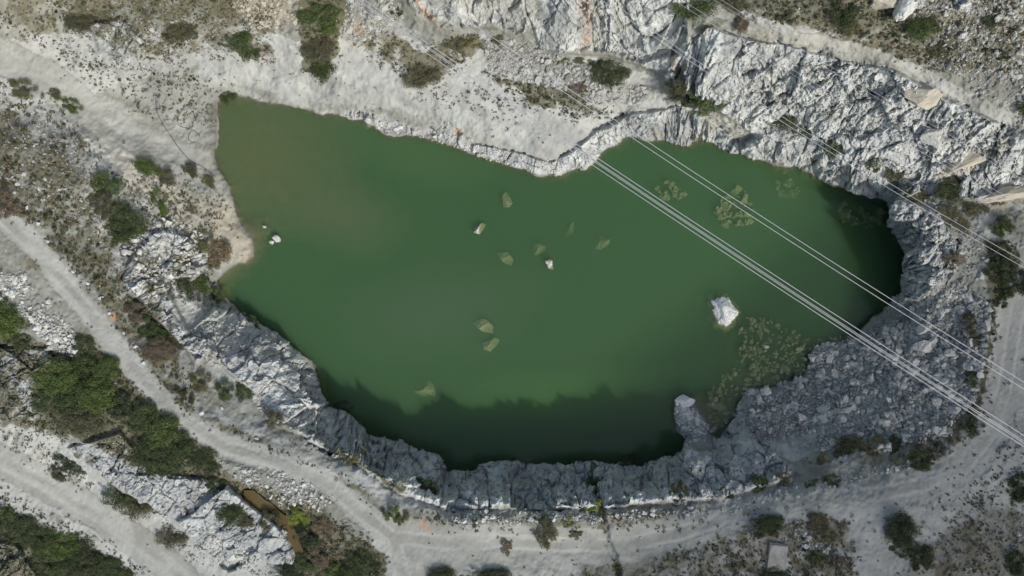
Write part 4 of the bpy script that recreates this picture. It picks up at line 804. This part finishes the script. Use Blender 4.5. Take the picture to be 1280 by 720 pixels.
SHR = [
 # px, py, rx, ry, kind, rot, label
 (105,28,20,12,'olive',0,'low dark scrubby bush at the upper end of the ramp'),(222,38,20,15,'olive',-10,'olive bush above the bare pale bench at top left'),
 (298,48,13,17,'green',20,'green bush left of the tan rubble, upper of two'),(313,62,12,12,'green',0,'green bush below its twin beside the tan rubble'),
 (398,55,16,20,'olive',0,'olive bush hanging over the dark gully at the top'),(404,82,12,18,'dark',0,'dark lower bush in the gully at the top'),(400,12,22,16,'green',0,'bright green leafy mat at the top edge'),(412,30,12,12,'green',0,'small bright green bush under the leafy mat'),
 (286,117,10,10,'dark',0,'dark bush at the upper left corner of the lake'),(496,13,7,6,'dark',0,'small round bush on the rubble by the pale cliff'),(526,95,20,13,'olive',15,'grey green bush on the bench under the wires'),(575,50,14,10,'olive',20,'dull olive bush under the tops of the wires'),
 (622,49,8,7,'olive',0,'small bush at the foot of the pale cliff'),(682,76,6,5,'olive',0,'smallest of three bushes under the orange streaked cliff'),(703,74,9,6,'green',0,'middle one of three bushes under the orange streaked cliff'),(729,76,9,5,'olive',0,'right one of three bushes under the orange streaked cliff'),
 (762,91,19,15,'green',0,'round bright green bush below the tall streaked cliff'),(748,84,10,8,'dark',0,'dark bush against the round bright green one'),(728,107,11,8,'dry',10,'dry brown bush below the streaked cliff'),
 (845,112,17,13,'olive',15,'olive half of the double bush above the upper shore'),(880,125,20,15,'green',10,'big green half of the double bush above the upper shore'),(862,121,14,12,'dark',0,'dark bush in the middle of the double bush'),(855,107,11,10,'olive',0,'small top bush of the cluster above the upper shore'),
 (868,6,26,17,'green',10,'broad green bush at the top edge under the wires'),(922,6,14,9,'olive',0,'olive bush at the top edge beside the track'),(983,22,9,7,'olive',0,'small bush on the verge above the upper track'),(926,30,8,10,'dry',0,'brown bush on the bend of the upper track'),
 (1051,16,14,18,'dark',20,'tall dark bush at the top edge, left of the egg shaped boulder'),(1062,34,10,10,'olive',0,'olive bush under the tall dark one'),(1150,33,19,15,'dark',0,'round dark bush right below the egg shaped boulder'),(1241,25,11,9,'dark',0,'small dark bush near the top right corner'),(1175,62,12,9,'olive',0,'olive scrub above the upper track'),(1080,42,7,6,'olive',0,'little olive bush beside the upper track'),
 (985,156,28,10,'dark',-22,'long dark bush on the rock slope under the wires'),(1043,184,12,9,'dark',0,'small dark bush low on the rock slope'),(1092,203,8,8,'green',0,'little round green bush above the upper right shore'),(1117,219,12,9,'olive',-30,'olive bush above the upper right shore'),
 (1190,239,24,14,'dark',0,'largest dark bush at the foot of the tan slab'),(1146,244,16,9,'olive',-25,'greyish bush above the right end cliff'),(868,172,8,7,'olive',0,'little bush on the white bank at the upper shore'),(1281,133,10,10,'dark',0,'bush cut by the right edge high up'),
 (1252,283,12,10,'dark',0,'round dark bush near the right edge under the wires'),(1218,262,14,7,'olive',0,'flat olive bush below the tan slab'),(1190,275,20,10,'olive',-40,'sparse bush on the rocks behind the lake end'),(1248,318,12,12,'dark',0,'upper bush of the dark clump by the right edge'),(1250,338,14,13,'dark',0,'middle bush of the dark clump by the right edge'),(1258,360,10,10,'dark',0,'lower bush of the dark clump by the right edge'),
 (1279,352,10,12,'dark',0,'very dark bush cut by the right edge'),(1193,325,10,7,'dry',0,'brown twiggy bush on the ledge of the right end'),(1214,400,14,9,'olive',0,'upper of two dull bushes at the top of the scree'),(1221,421,12,10,'olive',0,'lower of two dull bushes at the top of the scree'),(1217,472,11,9,'dark',0,'dark bush on the rim of the scree between wire bundles'),(1251,378,7,6,'dark',0,'small dark bush above the track at the right'),
 (1065,560,19,12,'dark',0,'largest bush in the row under the scree'),(1096,558,14,10,'olive',0,'second bush of the row under the scree'),(1122,556,13,10,'dark',-10,'right end bush of the row under the scree'),(1150,576,15,10,'dark',0,'dark bush at the rim just below the scree'),(1030,577,7,9,'olive',0,'small upright bush left of the row under the scree'),(1039,603,10,8,'dark',0,'dark bush on the verge of the lower track'),(1220,535,9,8,'dark',30,'dark bush on the rim under the lowest wires'),
 (947,602,10,9,'dark',0,'dark bush on the crest among grey blocks'),(908,620,8,7,'dark',0,'small dark bush on the crest right of centre'),(1015,605,8,6,'dark',0,'little bush on the verge near the lower track'),(978,597,10,6,'olive',0,'thin bush on the grey rubble crest'),
 (953,657,21,12,'dark',0,'wide dark bush above the concrete slab'),(1123,658,18,16,'dark',0,'large round dark bush on the bare flat at lower right'),(1152,697,13,13,'dark',-30,'dark bush below the large round one'),(1132,684,14,10,'dark',0,'low bush joining the two dark ones at lower right'),(1020,650,12,9,'olive',0,'olive scrub right of the wide dark bush'),(1030,668,11,8,'olive',0,'olive scrub above the small green bush'),(1022,699,9,8,'green',0,'small green bush right of the concrete slab'),
 (1274,610,13,14,'dark',0,'dark bush cut by the right edge at lower right'),(1268,704,11,12,'dark',0,'dark bush in the lower right corner'),(1046,702,8,9,'dry',0,'dry bush right of the small green one'),(968,717,17,8,'dark',0,'dark bush at the bottom edge under the concrete slab'),(849,617,9,11,'dark',0,'upright dark bush on the shaded crest'),
 (452,568,7,7,'lime',0,'small lime green bush on the shaded left bank'),(530,612,15,13,'dark',0,'dark bush in the notch of the lower cliff'),(491,642,9,9,'green',0,'bright green bush at the fork of the tracks'),(504,648,8,8,'olive',0,'yellowish bush beside the green one at the fork'),(743,635,9,9,'lime',0,'round lime green bush on the crest by the ditch'),(741,605,10,10,'dark',0,'dark bush in the cleft above the lime green one'),(790,579,12,10,'dark',0,'black looking bush at the waterline of the lower cliff'),
 (710,651,6,6,'lime',0,'small yellow bush on the crest left of the ditch'),(683,664,12,15,'olive',10,'faded olive bush hanging over the lower track'),(634,683,7,9,'dry',0,'small brown bush on the lower track'),(457,704,19,14,'dark',0,'dark green bush left of the bottom fork'),(435,716,12,10,'dark',0,'dark bush at the bottom edge by the fork'),(553,718,17,9,'dark',0,'left dark bush at the bottom edge below the track'),(610,719,22,7,'dark',0,'right dark bush at the bottom edge below the track'),(720,668,8,5,'olive',0,'thin olive bush at the verge by the ditch'),
 (430,512,10,9,'dark',0,'dark bush at the shore of the shaded left bank'),(440,575,8,7,'olive',0,'olive bush on the left bank near the road bend'),
 (228,358,13,10,'dark',0,'left part bush of the dark green shore clump'),(248,360,16,12,'green',0,'main green bush of the shore clump at left'),(266,370,11,9,'dark',0,'right dark bush of the shore clump at left'),(310,402,12,7,'green',-30,'green bush on the waterline below the shore clump'),(252,302,13,11,'olive',0,'olive bush above the sandy point'),(272,312,16,13,'dry',0,'brownish bush on the sandy point'),(265,328,10,7,'olive',0,'yellow olive bush at the edge of the sandy point'),
 (130,235,20,14,'green',20,'upper green bush of the thicket between ramp and road'),(125,258,14,15,'olive',0,'olive bush in the left of the thicket by the ramp'),(152,272,20,15,'green',0,'middle green bush of the thicket between ramp and road'),(145,292,18,13,'dark',0,'lower dark bush of the thicket between ramp and road'),(172,281,13,11,'green',0,'right green bush of the thicket between ramp and road'),
 (180,208,17,9,'green',-15,'flat green bush at the edge of the gravel ramp'),(205,222,12,9,'olive',-20,'olive bush below the flat green one by the ramp'),(200,255,9,15,'green',15,'narrow green bush on the sandy slope'),(236,214,12,8,'olive',-25,'grey green bush near the water end of the ramp'),(258,228,12,7,'olive',-30,'thin bush over the shore by the hose end'),
 (88,132,14,7,'green',-25,'green strip bush along the lower edge of the ramp'),(66,118,12,6,'olive',-25,'olive bush at the lower ramp edge near the left'),(28,112,16,9,'olive',-10,'olive bush left of the ramp edge'),
 (192,402,13,12,'dark',0,'dark bush in the scrub right of the narrow road'),(190,420,16,11,'dark',0,'dense dark bush in the scrub right of the narrow road'),(206,412,10,9,'green',0,'green bush in the scrub right of the narrow road'),(200,438,18,13,'dry',0,'reddish brown bush right of the narrow road'),(220,430,12,9,'olive',0,'yellowish olive bush above the white outcrop'),(170,392,12,10,'dry',0,'dry bush left of the dark ones by the narrow road'),
 (250,478,12,10,'olive',0,'leftmost of three bushes on the pale slope by the road'),(281,489,10,10,'green',0,'middle one of three bushes on the pale slope by the road'),(305,489,10,11,'green',0,'rightmost of three bushes on the pale slope by the road'),(343,523,10,9,'olive',0,'small olive bush under the white outcrop'),(232,497,9,9,'dark',30,'dark bush right against the narrow road'),
 (10,400,20,18,'green',0,'green bush at the left edge beside the stone heap'),(28,427,14,8,'green',0,'small green bush under the stone heap'),(-4,380,12,12,'dark',0,'dark bush cut by the left edge'),
 (105,430,12,11,'green',0,'green bush touching the lower edge of the narrow road'),
 (70,470,22,17,'green',0,'upper left tree-like bush of the big thicket'),(98,458,20,15,'dark',0,'top dark bush of the big thicket'),(130,462,17,15,'green',0,'top right green bush of the big thicket'),(90,495,26,20,'dark',0,'largest dark bush in the heart of the big thicket'),(125,492,22,18,'green',0,'green bush right of the thicket heart'),(65,500,18,14,'green',0,'left edge green bush of the big thicket'),(105,525,24,15,'olive',0,'olive fringe bush under the big thicket'),(150,505,14,14,'dark',0,'dark bush linking the two halves of the thicket'),
 (175,520,18,16,'green',0,'upper bush in the right half of the thicket'),(200,538,20,18,'green',0,'central bush in the right half of the thicket'),(188,562,18,16,'dark',0,'lower left bush in the right half of the thicket'),(220,555,18,17,'dark',0,'dark bush nearest the road in the right half of the thicket'),(205,580,20,13,'green',0,'bottom bush in the right half of the thicket'),(185,590,12,9,'dark',0,'tail bush at the bottom of the thicket'),
 (258,575,17,12,'dark',-20,'dark bush between thicket and road bend'),(270,604,12,9,'dark',0,'dark bush at the top of the striped outcrop'),(88,579,16,10,'dark',-25,'small dark bush on the bank above the lower left road'),(75,592,12,7,'olive',-25,'olive edge of the bank bush above the lower left road'),
 (152,618,20,14,'dark',0,'dark left half of the bush overhanging the lower left road'),(172,630,17,15,'olive',0,'olive right half of the bush overhanging the lower left road'),(216,668,17,13,'olive',0,'round olive bush beside the lower left road'),(290,638,17,14,'dark',0,'dark bush left of the brown pool'),(308,646,14,11,'olive',0,'olive bush touching the brown pool'),(338,650,12,11,'olive',0,'small bush inside the curve of the brown pool'),
 (374,645,13,9,'lime',-20,'yellow green bush right of the brown pool'),(388,668,16,13,'dark',0,'dark bush below the yellow green one'),(402,692,14,13,'dry',0,'round dry olive bush near the bottom'),(385,702,14,10,'green',0,'green bush near the bottom, under the pool'),(362,714,20,12,'dark',0,'very dark bush at the bottom edge under the pool'),(420,712,12,11,'green',0,'greenish bush left of the bottom fork clump'),(405,655,12,9,'dry',-25,'twiggy bush on the road bank right of the pool'),
 (2,645,16,15,'green',0,'first green bush of the corner thicket at the left edge'),(24,660,20,15,'green',0,'second green bush of the corner thicket'),(50,672,18,13,'dark',0,'dark bush of the corner thicket beside the pale rock'),(78,680,20,14,'green',0,'green bush in the middle of the corner thicket'),(105,694,20,16,'dark',0,'dark bush right of the middle of the corner thicket'),(60,706,24,14,'green',0,'wide green bush at the bottom of the corner thicket'),(130,710,18,14,'green',0,'green bush near the road end of the corner thicket'),(153,718,12,9,'dark',0,'last small bush of the corner thicket'),(95,722,22,12,'olive',0,'olive bush on the bottom edge in the corner thicket'),
 (4,255,13,15,'dry',0,'blurred brown bush at the left edge on the narrow road'),
]
for (a_, b_, rx, ry, kd, rz, lab) in SHR: shrub(a_, b_, rx, ry, kd, lab, rz)

# ------------------------------------------------------------------ weeds: the larger tufts as things, the rest as one cover
ncand = 150000; r = np.random.default_rng(11)
q = np.stack([r.uniform(-120, 1400, ncand), r.uniform(-100, 820, ncand)], -1)
vg = samp(M_VEG, q[:, 0]+fbm(q[:, 0]/10, q[:, 1]/10, 3, 4, 1)*9, q[:, 1]+fbm(q[:, 0]/10, q[:, 1]/10, 3, 4, 6)*9)
rd_ = samp(M_ROAD, q[:, 0], q[:, 1]); rk_ = samp(M_ROCK, q[:, 0], q[:, 1]); s_ = samp(SD, q[:, 0], q[:, 1]); rb_ = samp(M_RUB, q[:, 0], q[:, 1])
cl = fbm(q[:, 0]/10, q[:, 1]/10, 1.6, 4, 9)
dens = np.clip(vg*.85+.022*(1-rk_)*(1-rb_)+np.clip(cl, -.3, .6)*(vg*1.0+.06), 0, 1)*(1-rd_*.96)*(1-rk_*.55)*(1-rb_*.6)*(s_ > .35)
kp = r.random(ncand) < dens; q = q[kp]; vg = vg[kp]
sz = .09+.27*r.random(len(q))**2.6; sz *= (.8+.5*vg)
w = at(q[:, 0], q[:, 1]); order = np.argsort(-sz); inframe = (q[:, 0] > 5) & (q[:, 0] < 1275) & (q[:, 1] > 5) & (q[:, 1] < 715)
bigt = [i for i in order if inframe[i] and vg[i] < .6][:200]; bigs = set(bigt)
TZ = [('sparse weed tuft on the bare flats at lower right', 'weed tufts on the lower right flats', lambda x, y: x > 780 and y > 560), ('weed tuft between the lower cliff and the bottom edge', 'weed tufts below the lower cliff', lambda x, y: x > 480 and y > 560),
      ('weed tuft near the roads at lower left', 'weed tufts at lower left', lambda x, y: y > 430 and x < 560), ('weed tuft on the slope between ramp and narrow road', 'weed tufts between ramp and road', lambda x, y: x < 330 and y > 110),
      ('weed tuft on the bench above the upper shore', 'weed tufts on the upper bench', lambda x, y: x < 830), ('weed tuft on the rocky ground right of the lake', 'weed tufts on the right hand rocks', lambda x, y: True)]
for i in bigt:
    lab, grp = next((l, g_) for l, g_, f_ in TZ if f_(*q[i]))
    o = link('weed_tuft', PROTO[('T', random.randrange(5))][0]); o.material_slots[0].link = 'OBJECT'; o.material_slots[0].material = LEAF[random.choice(['olive', 'olive', 'dark', 'dry'])]
    s = sz[i]*1.5; o.location = w[i]; o.scale = (s, s, s*.8); o.rotation_euler = (0, 0, random.uniform(0, 6)); tag(o, lab, 'weed', grp)
rest = np.array([i for i in range(len(q)) if i not in bigs]); nl = 12; N = len(rest)
c = np.repeat(w[rest], nl, 0); ss = np.repeat(sz[rest], nl); a_ = r.uniform(0, 6.283, N*nl); rr = ss*np.sqrt(r.random(N*nl))
c = c+np.stack([rr*np.cos(a_), rr*np.sin(a_), ss*.5*r.random(N*nl)+.02], -1)
t1 = r.normal(size=(N*nl, 3)); t1[:, 2] = np.abs(t1[:, 2])*.6; t1 /= np.linalg.norm(t1, axis=1)[:, None]; t2 = np.cross(t1, r.normal(size=(N*nl, 3))); t2 /= np.linalg.norm(t2, axis=1)[:, None]
s2 = (.05+ss*.22)[:, None]; vv = np.stack([c-t1*s2, c+t2*s2*.5, c+t1*s2, c-t2*s2*.5], 1).reshape(-1, 3)
mi = np.repeat(np.where(r.random(N) < .25+.3*(vg[rest] > .7), 1, np.where(r.random(N) < .45, 2, 0)), nl)
me = build_mesh('weeds', vv, np.arange(N*nl*4).reshape(-1, 4), None, False, None, [LEAF['olive'], LEAF['dark'], LEAF['dry']], mi)
tag(link('weeds', me), 'low weeds and dry grass over the quarry ground', None, None, 'stuff')

# ------------------------------------------------------------------ light: sun, sky, one cloud up above whose shade lies over the lower right
SUN_AZ = math.atan2(.6, -.8)      # direction to the sun in plan: x .6, y -.8
EL = R(43)
sd_dir = Vector((.6*math.cos(EL), -.8*math.cos(EL), math.sin(EL)))
sun = bpy.data.lights.new('sun', 'SUN'); sun.energy = 2.8; sun.angle = R(.55); sun.color = (1, .975, .94)
so = bpy.data.objects.new('sun', sun); COL.objects.link(so); so.rotation_euler = sd_dir.to_track_quat('Z', 'Y').to_euler(); so.location = sd_dir*300
wd = bpy.data.worlds.new('World'); scene.world = wd; wd.use_nodes = True; wt = wd.node_tree
sky = wt.nodes.new('ShaderNodeTexSky'); sky.sky_type = 'NISHITA'; sky.sun_disc = False; sky.sun_elevation = EL
sky.sun_rotation = math.atan2(sd_dir.x, sd_dir.y); sky.air_density = 1.1; sky.dust_density = 3.0; sky.ozone_density = 0.0
bg = wt.nodes['Background']; bg.inputs['Strength'].default_value = .15; wt.links.new(sky.outputs[0], bg.inputs['Color'])

m_cloud = bpy.data.materials.new('cloud'); m_cloud.use_nodes = True; ct = m_cloud.node_tree; ct.nodes.clear()
o_ = ct.nodes.new('ShaderNodeOutputMaterial'); pv = ct.nodes.new('ShaderNodeVolumePrincipled'); pv.inputs['Density'].default_value = .045; pv.inputs['Color'].default_value = (.98, .98, .98, 1)
ct.links.new(pv.outputs[0], o_.inputs['Volume'])
v, f = ico(5)
nz = fbm(v[:, 0]*2+v[:, 2], v[:, 1]*2-v[:, 2], 1, 4, 3); v = v*(1+.22*nz)[:, None]
cl_o = link('cloud', build_mesh('cloud', v*np.array([100, 43, 24]), f, m_cloud, True))
tgt = Vector((62, -47, 9)); cl_o.location = tgt+sd_dir*(330/math.sin(EL)); cl_o.rotation_euler = (0, 0, R(36))
tag(cl_o, 'white cloud high above the quarry, its shade on the lower right', None, None, 'structure')

# ------------------------------------------------------------------ camera
cam = bpy.data.cameras.new('camera'); co_ = bpy.data.objects.new('camera', cam); COL.objects.link(co_); scene.camera = co_
co_.location = (0, 0, H); co_.rotation_euler = (0, 0, 0); cam.sensor_width = 36; cam.lens = 36*H/128; cam.clip_end = 20000; cam.clip_start = .5
scene.view_settings.view_transform = 'Standard'; scene.view_settings.look = 'None'; scene.view_settings.exposure = 0; scene.view_settings.gamma = 1
cy = scene.cycles; cy.max_bounces = 5; cy.diffuse_bounces = 2; cy.volume_bounces = 3; cy.transparent_max_bounces = 12; cy.use_denoising = True
cy.caustics_reflective = False; cy.caustics_refractive = False
